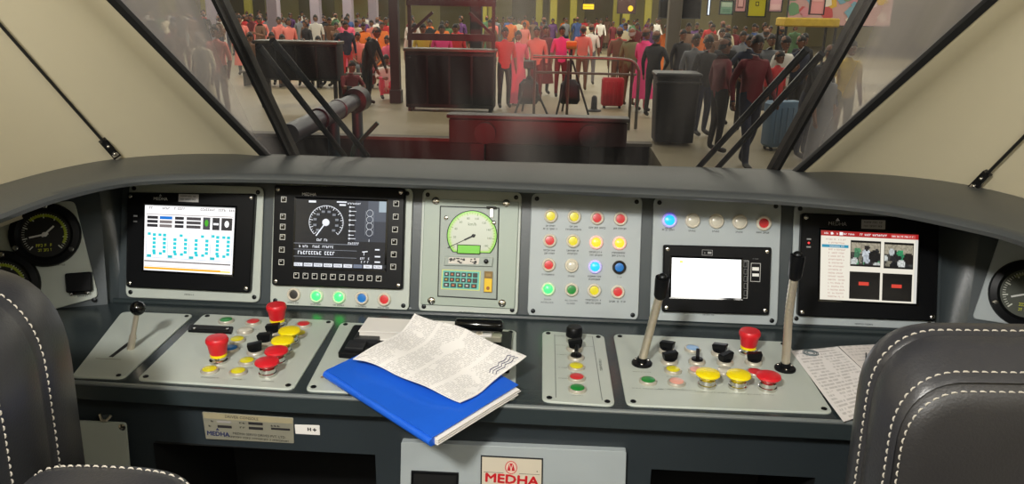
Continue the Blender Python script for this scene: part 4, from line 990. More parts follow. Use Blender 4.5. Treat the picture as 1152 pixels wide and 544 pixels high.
PAPM = {}
def paper_mat(name, c, ink, rows, seed, amount=0.55, cols=3):
    m = bpy.data.materials.new(name); m.use_nodes = True; nt = m.node_tree; bs = nt.nodes['Principled BSDF']; bs.inputs['Roughness'].default_value = 0.75
    uv = nt.nodes.new('ShaderNodeUVMap'); sp = nt.nodes.new('ShaderNodeSeparateXYZ'); nt.links.new(uv.outputs[0], sp.inputs[0])
    def mth(op, a, b_=None, clamp=False):
        n = nt.nodes.new('ShaderNodeMath'); n.operation = op; n.use_clamp = clamp
        for i, x in enumerate((a, b_)):
            if x is None: continue
            if isinstance(x, (int, float)): n.inputs[i].default_value = x
            else: nt.links.new(x, n.inputs[i])
        return n.outputs[0]
    r_ = mth('FRACT', mth('MULTIPLY', sp.outputs[1], rows)); line = mth('GREATER_THAN', r_, 0.45)
    ri = mth('FLOOR', mth('MULTIPLY', sp.outputs[1], rows))
    cb = nt.nodes.new('ShaderNodeCombineXYZ'); nt.links.new(mth('MULTIPLY', sp.outputs[0], rows*0.8), cb.inputs[0]); nt.links.new(mth('MULTIPLY', ri, 3.7), cb.inputs[1]); cb.inputs[2].default_value = seed
    nz = nt.nodes.new('ShaderNodeTexNoise'); nz.inputs['Scale'].default_value = 2.2; nz.inputs['Detail'].default_value = 2; nt.links.new(cb.outputs[0], nz.inputs['Vector'])
    word = mth('GREATER_THAN', nz.outputs[0], 0.44)
    cf = mth('FRACT', mth('MULTIPLY', sp.outputs[0], cols)); col = mth('MULTIPLY', mth('GREATER_THAN', cf, 0.07), mth('LESS_THAN', cf, 0.93))
    bl = nt.nodes.new('ShaderNodeTexNoise'); bl.inputs['Scale'].default_value = 5; nt.links.new(uv.outputs[0], bl.inputs['Vector'])
    blk = mth('GREATER_THAN', bl.outputs[0], 0.40)
    mk = mth('MULTIPLY', mth('MULTIPLY', line, word), mth('MULTIPLY', mth('MULTIPLY', col, blk), amount))
    mx = nt.nodes.new('ShaderNodeMix'); mx.data_type = 'RGBA'; nt.links.new(mk, mx.inputs[0]); mx.inputs[6].default_value = rgb(c); mx.inputs[7].default_value = rgb(ink)
    nt.links.new(mx.outputs[2], bs.inputs['Base Color'])
    return m
def sheet(name, corners, hfun, mat, nx=28, ny=28, th=0.0006, edge=None):
    """a curved sheet of paper; corners p00 p10 p11 p01 in world, hfun lifts it"""
    p00, p10, p11, p01 = [V(c) for c in corners]; ctr = (p00+p10+p11+p01)/4
    me = bpy.data.meshes.new(name); vs = []; uvs = []
    for lay in (0, 1):
        for j in range(ny+1):
            for i in range(nx+1):
                u, v = i/nx, j/ny
                if edge: uu, vv = edge(u, v)
                else: uu, vv = u, v
                p = (p00*(1-uu)+p10*uu)*(1-vv)+(p01*(1-uu)+p11*uu)*vv
                vs.append(p-ctr+V((0, 0, hfun(u, v)-lay*th))); uvs.append((u, v))
    fs = []; N = (nx+1)*(ny+1)
    for j in range(ny):
        for i in range(nx):
            a = j*(nx+1)+i; fs.append((a, a+1, a+nx+2, a+nx+1)); fs.append((a+N+nx+1, a+N+nx+2, a+N+1, a+N))
    per = [i for i in range(nx+1)]+[j*(nx+1)+nx for j in range(1, ny+1)]+[ny*(nx+1)+i for i in range(nx-1, -1, -1)]+[j*(nx+1) for j in range(ny-1, 0, -1)]
    for a, c in zip(per, per[1:]+per[:1]): fs.append((c, a, a+N, c+N))
    me.from_pydata([tuple(v) for v in vs], [], fs); ul = me.uv_layers.new(name='UVMap')
    for l in me.loops: ul.data[l.index].uv = uvs[l.vertex_index]
    me.materials.append(mat); me.shade_smooth(); me.set_sharp_from_angle(angle=radians(50))
    o = bpy.data.objects.new(name, me); COL.objects.link(o); o.location = ctr
    return o
po, pn = V((-0.2, 1.03, ZD+0.027)), V((0, -0.17, 1)).normalized()
pc = plane_pts(((397, 404.7), (518, 453.5), (591.5, 404.5), (466.5, 357.6)), po, pn)
def news_edge(u, v):
    return (u + (0.05*sin(pi*v*1.0)*(1-u) if v < 0.75 else 0.05*sin(pi*v)*(1-u)) + 0.012*sin(9*v)*u, v + 0.025*sin(6*u)*(1-v))
def news_h(u, v): return 0.002+0.004*sin(pi*u)*(0.3+v) + 0.0035*sin(6.5*v+2*u)+0.010*max(0, v-0.72)*(1-u)*4*0.5+0.004*sin(11*u+3*v)*0.6
n1 = tag(sheet('newspaper', pc, news_h, paper_mat('newsprint', (232, 229, 226), (182, 179, 177), 46, 3, 0.7, 4), 40, 40, 0.0012, news_edge), 'crumpled folded printed paper lying on the blue folder', 'paper')
# pen scribble on its right edge
I_ = Matrix.Translation(n1.location).inverted(); b = MB()
rn = random.Random(3)
for k in range(3):
    pts = []
    for j in range(9):
        u = 0.90+0.028*k+0.012*cos(j*2.3); v = 0.60+0.04*j-0.0*k+0.015*sin(j*3.1); uu, vv = news_edge(u, v)
        p = (pc[0]*(1-uu)+pc[1]*uu)*(1-vv)+(pc[3]*(1-uu)+pc[2]*uu)*vv; pts.append(I_ @ (p+V((0, 0, news_h(u, v)+0.0008))))
    b.tube(pts, 0.0006, 5)
b.build('scribble', M('pen_blue', (40, 44, 90), 0.5), n1)
# second sheet folded beneath
# white booklet behind the folder
q = [Zp(*p, ZD+0.030) for p in ((403, 372), (414, 356.5), (556, 363.5), (553, 377.5))]
ctr = sum(q, V())/4; t = thing('booklet', 'white closed booklet lying behind the folder under the black handle', 'booklet', T(*ctr)); I_ = T(*ctr).inverted()
qq = ccw([tuple((I_ @ p)[:2]) for p in q])
b = MB(); b.plate(qq, -0.0016, 0.0, 0.0003); b.build('cover', MATS['paper_white'], t, 30)
b = MB(); b.plate(inset(qq, 0.0015), -0.015, -0.0016); b.build('page_block', M('page_edge', (214, 210, 202), 0.8), t, 0)
b = MB(); b.plate(qq, -0.0165, -0.015, 0.0003); b.build('cover', MATS['paper_white'], t, 30)
# pencil under the folder corner
a, c = Zp(361, 424, ZD+0.006), Zp(385, 415, ZD+0.006); d_ = (c-a).normalized()
t = thing('pencil', 'brown pencil with bare tip poking from under the blue folder', 'pencil', T(*a)); I_ = T(*a).inverted()
b = MB(); b.tube([a+d_*0.012, c], 0.0032, 6, True, I_); b.build('barrel', M('pencil_dark', (46, 40, 38), 0.4), t, 0)
b = MB(); b.tube([a, a+d_*0.012], [0.0008, 0.0032], 8, True, I_); b.build('tip', MATS['wood'], t)
# right-hand papers
z = ZD+TH+0.0012
pcr = [Zp(*p, z) for p in ((949, 474), (1052, 470), (941, 391.5), (889, 394.5))]
pcr = [Zp(949, 474.5, z), Zp(1010, 455, z), Zp(942, 391.5, z), Zp(889.5, 394.5, z)]
s1 = tag(sheet('paper_sheet', pcr, lambda u, v: 0.0008+0.003*u*u, paper_mat('form_print', (230, 225, 222), (150, 144, 142), 22, 7, 0.5, 1), 14, 14, 0.0005), 'white printed form with round stamp lying beside the right chair', 'paper', 'papers on the right of the desk')
I_ = Matrix.Translation(s1.location).inverted()
b = MB(); u, v = 0.35, 0.93; c_ = (pcr[0]*(1-u)+pcr[1]*u)*(1-v)+(pcr[3]*(1-u)+pcr[2]*u)*v+V((0, 0, 0.0022))
for r_ in (0.012, 0.0095, 0.006):
    pts = [I_ @ (c_+V((r_*1.1*cos(2*pi*k/20), r_*cos(0)*sin(2*pi*k/20), 0))) for k in range(21)]; b.tube(pts, 0.0008, 4, False)
b.build('stamp', M('stamp_ink', (96, 108, 112), 0.6), s1)
pcr2 = [Zp(1010, 455, z), Zp(1085, 440, z), Zp(990, 388, z), Zp(943, 391.5, z)]
s2_ = tag(sheet('paper_sheet', pcr2, lambda u, v: 0.0042-0.002*u, paper_mat('form_print_b', (224, 217, 212), (150, 144, 142), 18, 9, 0.4, 1), 14, 14, 0.0005), 'second white form half hidden behind the right chair, with pen line', 'paper', 'papers on the right of the desk')
I_ = Matrix.Translation(s2_.location).inverted()
b = MB(); b.tube([I_ @ (Zp(974.3, 397, z+0.004)+V((0, 0, .0005))), I_ @ (Zp(973.6, 417.5, z+0.004)+V((0, 0, .0005)))], 0.0012, 5); b.build('pen_line', MATS['ink'], s2_)

# ------------------------------------------------------------------ below the desk edge
AY = 1.0595
def aplate(name, label, cat, pts, th, mat, r=0.002, group=None, ch=0.0004):
    q = ccw([FA.uv(*p) for p in pts]); cx = sum(p[0] for p in q)/4; cy = sum(p[1] for p in q)/4
    root = thing(name, label, cat, FA.M @ T(cx, cy), group)
    b = MB(); P = [(x-cx, y-cy) for x, y in q]; b.plate(P, 0, th, ch, None, r); b.build('plate', MATS[mat], root, 30)
    return root, (lambda px, py: (FA.uv(px, py, th)[0]-cx, FA.uv(px, py, th)[1]-cy)), P
root, at, P = aplate('nameplate', 'silver type plate with black fields and maker lettering under the desk edge', 'nameplate', ((227.5, 462.5), (330, 469.5), (331, 498), (232, 493)), 0.0012, 'silver_plate')
s = [at(*p) for p in ((227.5, 462.5), (330, 469.5), (331, 498), (232, 493))]
DK = (38, 36, 38); it = [(srect(s, 0.01, 0.03, 0.99, 0.24), (158, 148, 118))]
it += sglyph(s, 0.05, 0.30, 0.13, 0.36, 1, DK)+[(srect(s, 0.15, 0.29, 0.31, 0.37), (150, 146, 140))]+sglyph(s, 0.05, 0.48, 0.12, 0.54, 2, DK)+[(srect(s, 0.15, 0.46, 0.31, 0.56), DK)]
it += sglyph(s, 0.40, 0.30, 0.48, 0.36, 3, DK)+[(srect(s, 0.50, 0.27, 0.66, 0.37), DK)]+sglyph(s, 0.40, 0.47, 0.47, 0.53, 4, DK)+[(srect(s, 0.50, 0.45, 0.66, 0.55), DK)]
it += sglyph(s, 0.75, 0.33, 0.89, 0.39, 5, DK)+[(srect(s, 0.75, 0.43, 0.96, 0.51), DK)]
decal('print', it, root, 0.0013)
a_ = -0.035
def tx(body, size, u, v, m, sx=1.0, bold=0.0): text(body, size, root, 0, 0, 0, m, True, bold, T(*bil(s, u, v), 0.0015) @ RZ(a_), 0.0001, None, sx)
tx('DRIVER CONSOLE', 0.0068, 0.43, 0.14, inkm)
tx('MEDHA', 0.0110, 0.145, 0.80, M('ink_blue', (38, 44, 84), 0.5), 1.0, 0.0004)
tx('MEDHA SERVO DRIVES PVT. LTD.', 0.0060, 0.61, 0.77, inkm)
decal('address', glyphs(-0.042, -0.0215, 0.108, 0.0032, 23, DK, False), root, 0.0013, None, 0.00006, RZ(-0.035) @ T(0.0, 0.0015))
decal('emblem', [([bil(s, 0.125, 0.66), bil(s, 0.165, 0.66), bil(s, 0.145, 0.57)], (38, 44, 84))], root, 0.0016)
root, at, P = aplate('sticker', 'small white sticker beside the silver type plate', 'sticker', ((331.5, 477), (359.5, 478), (360, 489), (332.5, 487.5)), 0.0006, 'paper_white', 0.001)
u, v = at(348, 482.5); u2, v2 = at(354, 483)
decal('print', [(poly_rect(u-0.003, v-0.003, u-0.001, v+0.003), DK), (poly_rect(u+0.001, v-0.003, u+0.003, v+0.003), DK), (poly_rect(u-0.003, v-0.0005, u+0.003, v+0.0005), DK), (poly_rect(u2-0.003, v2-0.001, u2+0.003, v2+0.001), DK), (poly_rect(u2-0.001, v2-0.003, u2+0.001, v2+0.003), DK)], root, 0.0008)
root, at, P = aplate('cover_plate', 'plain grey cover plate with one screw, low beside the left chair', 'cover', ((86, 472), (142.5, 474.5), (148, 540), (86, 538)), 0.003, 'panel_grey', 0.006)
screw(root, *at(137.5, 480), 0.003, 0.006, 'chrome')
b = MB(); p = FA.M @ V((*FA.uv(120, 468), 0.0))
t = thing('cable_clip', 'small metal clip above the grey cover plate', 'clip', T(p.x, p.y, p.z)); b.tube([(-0.010, -0.002, 0.004), (-0.004, -0.008, -0.003), (0.004, -0.008, -0.003), (0.010, -0.003, 0.004)], 0.0022, 8); b.build('clip_wire', MATS['steel'], t)
b = MB(); b.box((0, -0.001, 0.0), (0.012, 0.003, 0.008)); b.build('clip_base', MATS['desk_dark'], t, 0)
root, at, P = aplate('cabinet_door', 'grey cabinet door with a red lettered maker plate and black slot', 'cabinet', ((453, 492.5), (704, 503), (700, 640), (450, 640)), 0.012, 'panel_blue_grey', 0.003)
q = [at(*p) for p in ((463, 528.5), (516, 531), (515, 575), (462, 573))]
b = MB(); b.plate(ccw(q), 0.012, 0.0125); ho = b.build('handle_slot', MATS['recess_black'], root, 0)
qq = ccw(q); b = MB(); b.loft([[(x, y, 0.012) for x, y in qq], [(x, y, 0.0155) for x, y in qq], [(x, y, 0.0155) for x, y in inset(qq, 0.003)], [(x, y, 0.0126) for x, y in inset(qq, 0.003)]], True); b.build('slot_rim', MATS['black_plastic'], ho, 30)
s = [at(*p) for p in ((541, 511.5), (611, 515), (610.5, 551), (540.5, 547.5))]
b = MB(); b.plate(ccw(s), 0.012, 0.0132); mp_ = b.build('maker_plate', MATS['ink'], root, 0)
it = [(srect(s, 0.022, 0.035, 0.978, 0.965), (208, 198, 178))]
it += sline(s, [(0.05, 0.50), (0.37, 0.50)], 0.0007, DK)+sline(s, [(0.62, 0.50), (0.95, 0.50)], 0.0007, DK)+sline(s, [(0.05, 0.90), (0.95, 0.90)], 0.0006, DK)
it += [(scirc(s, 0.49, 0.32, 0.098, 0.205, 28), (200, 60, 60)), (scirc(s, 0.49, 0.32, 0.085, 0.18, 28), (226, 196, 178))]
RD = (190, 26, 40)
for dx in (-1, 1): it.append(([bil(s, 0.49+dx*0.062, 0.42), bil(s, 0.49+dx*0.010, 0.42), bil(s, 0.49+dx*0.012, 0.36), bil(s, 0.49+dx*0.034, 0.21)], RD))
it.append(([bil(s, 0.463, 0.19), bil(s, 0.517, 0.19), bil(s, 0.49, 0.33)], RD))
it += sline(s, [(0.9, 0.40), (0.915, 0.40)], 0.002, DK)
decal('emblem', it, mp_, 0.0134)
text('MEDHA', 0.0225, mp_, 0, 0, 0, MATS['ink_red'], True, 0.0007, T(*bil(s, 0.50, 0.70), 0.0138) @ RZ(-0.03), 0.0002, 'red maker lettering', 1.12)

# ------------------------------------------------------------------ seats
def seat_back(name, label, M4, W, H, cr, D, lean_w=0.0, band=0.03):
    """padded backrest seen from behind: back panel, side band, and two runs of stitching. local: x right, y forward, z up from top centre"""
    t = thing(name, label, 'chair', M4, 'driver chairs')
    def loop(inset_, y, ztop):
        pts = []; w2 = W/2-inset_; r = max(cr-inset_*0.5, 0.02)
        pts.append((-w2+0.02, y, -H)); pts.append((-w2+0.012, y, -H*0.75)); pts.append((-w2+0.004, y, -H*0.5)); pts.append((-w2, y, -0.30))
        pts.append((-w2, y, ztop-r-0.04))
        for k in range(11):
            a = pi-pi/2*k/10; e = 0.82
            pts.append((-w2+r+r*math.copysign(abs(cos(a))**e, cos(a)), y, ztop-r*1.15+r*1.15*abs(sin(a))**e))
        pts.append((-w2*0.35, y, ztop+0.003)); pts.append((0, y, ztop+0.004))
        full = pts+[(-x, yy, zz) for x, yy, zz in reversed(pts[:-1])]
        return full
    A = loop(0.003, 0.0, 0.0)
    rings = [loop(-0.004, D*1.9, 0.028), loop(-0.010, D*1.45, 0.036), loop(-0.0075, D*1.08, 0.033), loop(-0.005, D*1.0, 0.0295), loop(-0.0065, D*0.93, 0.0305), loop(-0.006, D*0.55, 0.0225), loop(0.000, D*0.20, 0.008), loop(0.001, D*0.08, 0.004), A]
    b = MB(); b.loft(rings, False); b.build('side_band', MATS['leather'], t, 70)
    rb = [loop(0.001, D*0.08, 0.003), loop(0.0045, 0.004, -0.003), loop(0.008, -0.003, -0.008), loop(0.022, -0.0075, -0.026), loop(0.055, -0.010, -0.062), loop(0.12, -0.011, -0.13), loop(W/2-0.03, -0.0115, -0.24)]
    b = MB(); b.loft(rb, False); b.build('back_panel', MATS['leather_panel'], t, 70)
    fr_ = [[(x, y+0.0, z) for x, y, z in rings[0]], [(x*0.9, D*2.1, z*0.9) for x, y, z in rings[0]]]
    b = MB(); b.loft(fr_, False); b.build('front_cushion', MATS['leather'], t, 70)
    def stitches(lp, pitch=0.0085, off=0.0012):
        b = MB(); P = [V(p) for p in lp]; acc = 0; nxt = 0
        for a, c in zip(P, P[1:]):
            L_ = (c-a).length
            while nxt < acc+L_:
                f = (nxt-acc)/L_; p = a+(c-a)*f; d_ = (c-a).normalized(); o_ = V((p.x, 0, p.z+0.15)).normalized()*off
                if p.z > -0.42: b.tube([p+o_*0.1-d_*0.0028, p+o_-d_*0.0012, p+o_+d_*0.0012, p+o_*0.1+d_*0.0028], [0.0004, 0.0009, 0.0009, 0.0004], 5)
                nxt += pitch
            acc += L_
        return b
    o = stitches(loop(-0.0078, D*1.10, 0.0333)).build('stitching', MATS['thread'], t); o['kind'] = 'stuff'
    o = stitches(loop(0.0005, D*0.17, 0.0070)).build('stitching', MATS['thread'], t); o['kind'] = 'stuff'
    o = stitches([(x, y-0.0005, z) for x, y, z in loop(0.0075, -0.0030, -0.0078)]).build('stitching', MATS['thread'], t); o['kind'] = 'stuff'
    return t
rs = seat_back('driver_chair', 'black leather driver chair with white stitching at the right edge', T(0.582, 0.66, 1.078) @ RX(radians(-4)), 0.515, 0.62, 0.064, 0.044)
ls = seat_back('driver_chair', 'black leather driver chair with white stitching at the left edge', T(-0.773, 0.60, 1.091) @ RZ(radians(10)) @ RX(radians(-4)), 0.45, 0.65, 0.10, 0.085)
for t, sgn in ((ls, 1), (rs, -1)):      # pillars and cushions that carry them, out of the frame
    b = MB(); b.box((0, 0.19, -0.64), (0.40, 0.28, 0.10), None, 0.03); b.build('seat_cushion', MATS['leather'], t, 40)
    b = MB(); b.lathe([(0.16, -1.08), (0.16, -1.06), (0.05, -1.04), (0.05, -0.65)], 20, T(0, 0.22, 0)); b.build('pedestal', MATS['black_plastic'], t)
# armrest of left seat
al = []
def arm_ring(y, k, dz):
    return [(-0.425+0.082*k*math.copysign(abs(cos(a))**0.75, cos(a)), y, 0.9705-0.03+dz+0.03*k*math.copysign(abs(sin(a))**0.6, sin(a))) for a in [2*pi*j/28 for j in range(28)]]
b = MB(); LI = ls.matrix_basis.inverted()
b.loft([arm_ring(y, k, dz) for y, k, dz in ((0.36, 0.5, -0.012), (0.37, 0.85, -0.006), (0.40, 0.98, -0.002), (0.50, 1.0, 0.0), (0.605, 1.0, 0.0), (0.618, 0.96, -0.001), (0.628, 0.85, -0.004), (0.632, 0.6, -0.010))], True, True, True, LI)
ar = b.build('armrest', MATS['leather'], ls, 70)
b = MB(); P = [V(p) for p in arm_ring(0.613, 0.985, -0.0004)]; top = P[-3:]+P[:18]
for a, c in zip(top, top[1:]):
    n_ = max(1, round((c-a).length/0.0075))
    for k in range(n_):
        p = a+(c-a)*((k+0.5)/n_); d_ = (c-a).normalized(); o_ = V((0, 0.2, 1))*0.0010
        b.tube([p-d_*0.0028, p+o_-d_*0.0012, p+o_+d_*0.0012, p+d_*0.0028], [0.0004, 0.0009, 0.0009, 0.0004], 5, True, LI)
o = b.build('stitching', MATS['thread'], ar); o['kind'] = 'stuff'

# ------------------------------------------------------------------ the station outside
ZG = -0.70
def G(px, py): return Zp(px, py, ZG)
conc = M('concourse_floor', (150, 138, 112), 0.45, var=0.22, vscale=0.7)
def struct(name, mb, mat, smooth=0): return tag(mb.build(name, mat, None, smooth), kind='structure')
b = MB(); b.box((0, 36.3, ZG-0.5), (90, 47.4, 1.0)); struct('floor_concourse', b, conc)
b = MB(); b.box((7.97, 6.75, ZG-0.5), (13, 11.7, 1.0)); struct('floor_platform', b, conc)
b = MB(); b.box((-12, 6.75, ZG-1.2), (27, 11.7, 0.2)); struct('floor_trackbed', b, M('trackbed', (52, 46, 42), 0.9, var=0.4, vscale=6, bump=0.5, bscale=12))
b = MB(); b.box((-16.5, 12.58, ZG-0.55), (36.0, 0.06, 1.1)); struct('wall_track_end', b, M('track_wall', (40, 31, 29), 0.7, var=0.4, vscale=1.5))
b = MB(); b.box((-16.5, 12.55, ZG+0.02), (36.0, 0.25, 0.05)); struct('trim_1', b, M('edge_stone', (96, 88, 76), 0.6, var=0.2))
WY = 56.0
wallm = M('station_wall', (216, 202, 142), 0.7, var=0.15, vscale=0.4)
b = MB(); b.box((0, WY, 4), (100, 0.4, 9.6)); struct('wall_station', b, wallm)
b = MB()
for k in range(14): b.box((-33+5.1*k, WY-0.21, ZG+1.45), (2.6, 0.05, 2.9))
struct('trim_2', b, M('doorway_dark', (150, 138, 96), 0.6))

SPOTS = []
def Xat(px, y): return Yp(px, 40, y).x
ptn = M('pillar_yellow', (208, 196, 84), 0.5, var=0.15, vscale=1)
ptg = M('pillar_lilac', (168, 156, 168), 0.5, var=0.15, vscale=1)
ptd = M('pillar_dark', (38, 40, 42), 0.5)
def pillar(px, y, wd, mat, label, cap=True):
    x = Xat(px, y); SPOTS.append((x, y)); t = thing('station_pillar', label, 'pillar', T(x, y, ZG), 'station pillars')
    b = MB(); b.box((0, 0, 2.6), (wd, wd, 5.2), None, wd*0.08); b.build('shaft', mat, t, 0)
    b = MB(); b.box((0, 0, 0.15), (wd*1.25, wd*1.25, 0.3), None, wd*0.05); b.build('base', mat, t, 0)
for k, px in enumerate((544, 553, 606, 622, 644, 692, 703, 727)): pillar(px, 47+0.6*(k % 3), 0.42, ptn, 'yellow station pillar, %s from the left behind the middle crowd' % ('first', 'second', 'third', 'fourth', 'fifth', 'sixth', 'seventh', 'eighth')[k])
for k, px in enumerate((188, 196, 234, 282)): pillar(px, 46, 0.40, ptn, 'yellow station pillar, %s from the left behind the left crowd' % ('first', 'second', 'third', 'fourth')[k])
for k, (px, w_, y) in enumerate(((245, 0.62, 34), (310, 0.42, 30), (357, 0.42, 34), (393, 0.40, 34), (421, 0.40, 36))): pillar(px, y, w_, ptg, 'pale lilac station pillar, %s from the left among the left crowd' % ('first', 'second', 'third', 'fourth', 'fifth')[k])
pillar(444, 17.5, 0.21, ptd, 'dark slender pillar between the left crowd and the dark counter')
pillar(536, 20, 0.30, ptd, 'dark pillar behind the right end of the dark counter')
pillar(757, 22, 0.36, M('pillar_grey', (98, 92, 82), 0.6), 'grey station pillar in front of the black hanging screen')

# buffer stop
p0, p1 = Yp(506, 127, 12.2), Yp(706, 131, 12.2)
t = thing('buffer_stop', 'dark red buffer stop beam at the end of the track', 'buffer stop', T((p0.x+p1.x)/2, 12.2, ZG-1.1))
zt_ = p0.z-(ZG-1.1); wd = p1.x-p0.x
bm_ = M('buffer_red', (66, 30, 31), 0.55, var=0.3, vscale=3)
b = MB(); b.box((0, 0, zt_-0.27), (wd, 0.24, 0.40), None, 0.02); b.build('beam', bm_, t, 30)
b = MB(); b.box((0, 0, zt_-0.03), (wd*1.02, 0.34, 0.06), None, 0.01); b.build('top_plate', M('buffer_grey', (66, 62, 60), 0.5), t, 30)
for sx_ in (-1, 1):
    b = MB(); b.box((sx_*wd*0.34, 0.02, (zt_-0.45)/2), (0.22, 0.20, zt_-0.45)); b.build('post', MATS['pillar_dark'], t, 0)
    b = MB(); b.lathe([(0.10, 0), (0.10, 0.12), (0.17, 0.13), (0.17, 0.16)], 20, T(sx_*wd*0.29, -0.12, zt_-0.27) @ RX(pi/2)); b.build('buffer_pad', MATS['pillar_dark'], t)
# hydraulic buffer of the neighbouring track
a, c = Yp(325, 151, 9.2), Yp(404, 111, 12.6)
t = thing('hydraulic_buffer', 'grey hydraulic buffer with round head on the left track', 'buffer', T(c.x, c.y, ZG-1.1)); I_ = T(c.x, c.y, ZG-1.1).inverted(); d_ = c-a
hm = M('hydraulic_grey', (58, 60, 74), 0.4, 0.3)
b = MB(); b.tube([I_ @ (a+d_*k) for k in (0, 0.82)], 0.13, 20); b.build('cylinder', hm, t)
b = MB(); b.tube([I_ @ (a+d_*k) for k in (0.35, 0.40, 0.401, 0.62, 0.621, 0.66)], [0.155, 0.155, 0.145, 0.145, 0.155, 0.155], 20); b.build('sleeve', hm, t)
b = MB(); b.tube([I_ @ (a+d_*k) for k in (0.80, 0.90, 0.91, 1.0, 1.02)], [0.10, 0.12, 0.20, 0.21, 0.16], 24); b.build('head', M('hydraulic_head', (40, 42, 48), 0.45, 0.3), t)
for k in (0.55, 0.95):
    p = I_ @ (a+d_*k); b = MB(); b.tube([(p.x, p.y, 0), (p.x, p.y, p.z-0.1)], 0.09, 12); b.build('stand', M('stand_teal', (44, 70, 78), 0.5), t)
a, c = Yp(398, 166, 11.9), Yp(425, 138, 11.9)
t = thing('track_lever', 'short green sloping bar by the hydraulic buffer', 'lever', T(a.x, a.y, ZG-1.1)); I_ = T(a.x, a.y, ZG-1.1).inverted()
b = MB(); b.tube([I_ @ V((a.x-0.25, a.y, ZG-1.1)), I_ @ a, I_ @ c], 0.035, 10); b.build('bar', M('lever_green', (38, 84, 66), 0.5), t)
b = MB(); b.box((-0.25, 0, 0.04), (0.3, 0.2, 0.08)); b.build('foot', MATS['pillar_dark'], t, 0)

# railing
RY = 14.2
pts = [Yp(600, 63.5, RY), Yp(660, 65, RY), Yp(700, 66.5, RY), Yp(713, 70, RY), Yp(719, 80, RY)]
t = thing('railing', 'curved steel tube railing behind the buffer stop', 'railing', T(pts[1].x, RY, ZG)); I_ = T(pts[1].x, RY, ZG).inverted()
rm = M('rail_steel', (120, 116, 108), 0.35, 0.7)
b = MB(); e_ = pts[-1]; b.tube(smooth_path([I_ @ p for p in pts], 5)+[I_ @ V((e_.x, RY, ZG+0.02))], 0.030, 10); b.build('top_rail', rm, t)
b = MB(); b.tube([I_ @ Yp(600, 81, RY), I_ @ Yp(716, 84, RY)], 0.022, 8); b.build('middle_rail', rm, t)
for px in (602, 640, 712):
    q = Yp(px, 66, RY); b = MB(); b.tube([I_ @ V((q.x, RY, ZG)), I_ @ (q-V((0, 0, 0.03)))], 0.026, 8); b.build('post', rm, t)

# dark boxes on the concourse
dkm = M('box_black', (22, 26, 32), 0.6)
pb = G(758, 164); w_ = 0.70
t = thing('bin', 'tall black box bin on the right platform beside the railing', 'bin', T(pb.x, pb.y+0.3, ZG))
b = MB(); b.loft([[(x*k, y*k, z) for x, y in rrect(w_, 0.62, 0.05, 3)] for z, k in ((0.05, 0.90), (1.10, 1.0))], True, True, True); b.build('body', dkm, t, 30)
b = MB(); b.box((0, 0, 1.135), (w_*1.06, 0.68, 0.07), None, 0.02); b.build('lid', M('bin_lid', (40, 42, 46), 0.4), t, 30)
b = MB(); b.tube([(-w_/2, -0.33, 1.0), (-w_/2, -0.37, 1.03), (w_/2, -0.37, 1.03), (w_/2, -0.33, 1.0)], 0.02, 8); b.build('handle', MATS['pillar_dark'], t)
for sx_ in (-1, 1):
    b = MB(); b.lathe([(0.06, -0.03), (0.06, 0.03)], 14, T(sx_*0.26, 0.2, 0.06) @ Matrix.Rotation(pi/2, 4, 'Y')); b.build('wheel', MATS['rubber'], t)
def counter(px0, px1, py0, feet, label, name='counter', legs=False):
    g = G((px0+px1)/2, feet); y = g.y; x0, x1 = Yp(px0, py0, y).x, Yp(px1, py0, y).x; h = Yp((px0+px1)/2, py0, y).z-ZG; w_ = x1-x0
    t = thing(name, label, 'counter', T((x0+x1)/2, y+0.25, ZG))
    lo = h*0.42 if legs else 0.08
    b = MB(); b.box((0, 0, (lo+h-0.06)/2), (w_, 0.5, h-0.06-lo), None, 0.02); b.build('body', dkm, t, 30)
    b = MB(); b.box((0, 0, h-0.03), (w_*1.03, 0.56, 0.06), None, 0.01); b.build('top', M('counter_edge', (76, 72, 62), 0.4), t, 30)
    for sx_ in (-1, 1):
        for sy_ in (-1, 1):
            b = MB(); b.box((sx_*(w_/2-0.08), sy_*0.18, lo/2), (0.07, 0.07, lo)); b.build('leg', MATS['pillar_dark'], t, 0)
    n_ = 4
    for k in range(n_):
        b = MB(); b.box((-w_/2+w_*(k+0.5)/n_, -0.257, (lo+h)/2-0.03), (w_/n_*0.92, 0.02, (h-lo)*0.82), None, 0.008); b.build('panel', M('counter_panel', (20, 24, 28), 0.7, spec=0.15), t, 30)
    return t, w_, h
counter(286, 378, 46, 122, 'dark counter on legs before the seated crowd at left', 'counter', True)
t, w_, h = counter(455, 556, 55, 126, 'broad dark counter with braced frame above, left of the buffer stop')
fm = MATS['pillar_dark']
for sx_ in (-1, 1):
    b = MB(); b.box((sx_*(w_/2-0.05), 0.1, h+0.55), (0.07, 0.07, 1.1)); b.build('frame_post', fm, t, 0)
    b = MB(); b.bar((sx_*(w_/2-0.05), 0.06, h+0.28), (sx_*(w_/2-0.55), 0.06, h+0.72), 0.06, 0.05, None, (0, 1, 0)); b.build('brace', fm, t, 0)
b = MB(); b.box((0, 0.1, h+0.22), (w_, 0.1, 0.14)); b.build('frame_rail', fm, t, 0)
b = MB(); b.box((0, 0.1, h+1.0), (w_, 0.12, 0.30)); b.build('frame_header', fm, t, 0)

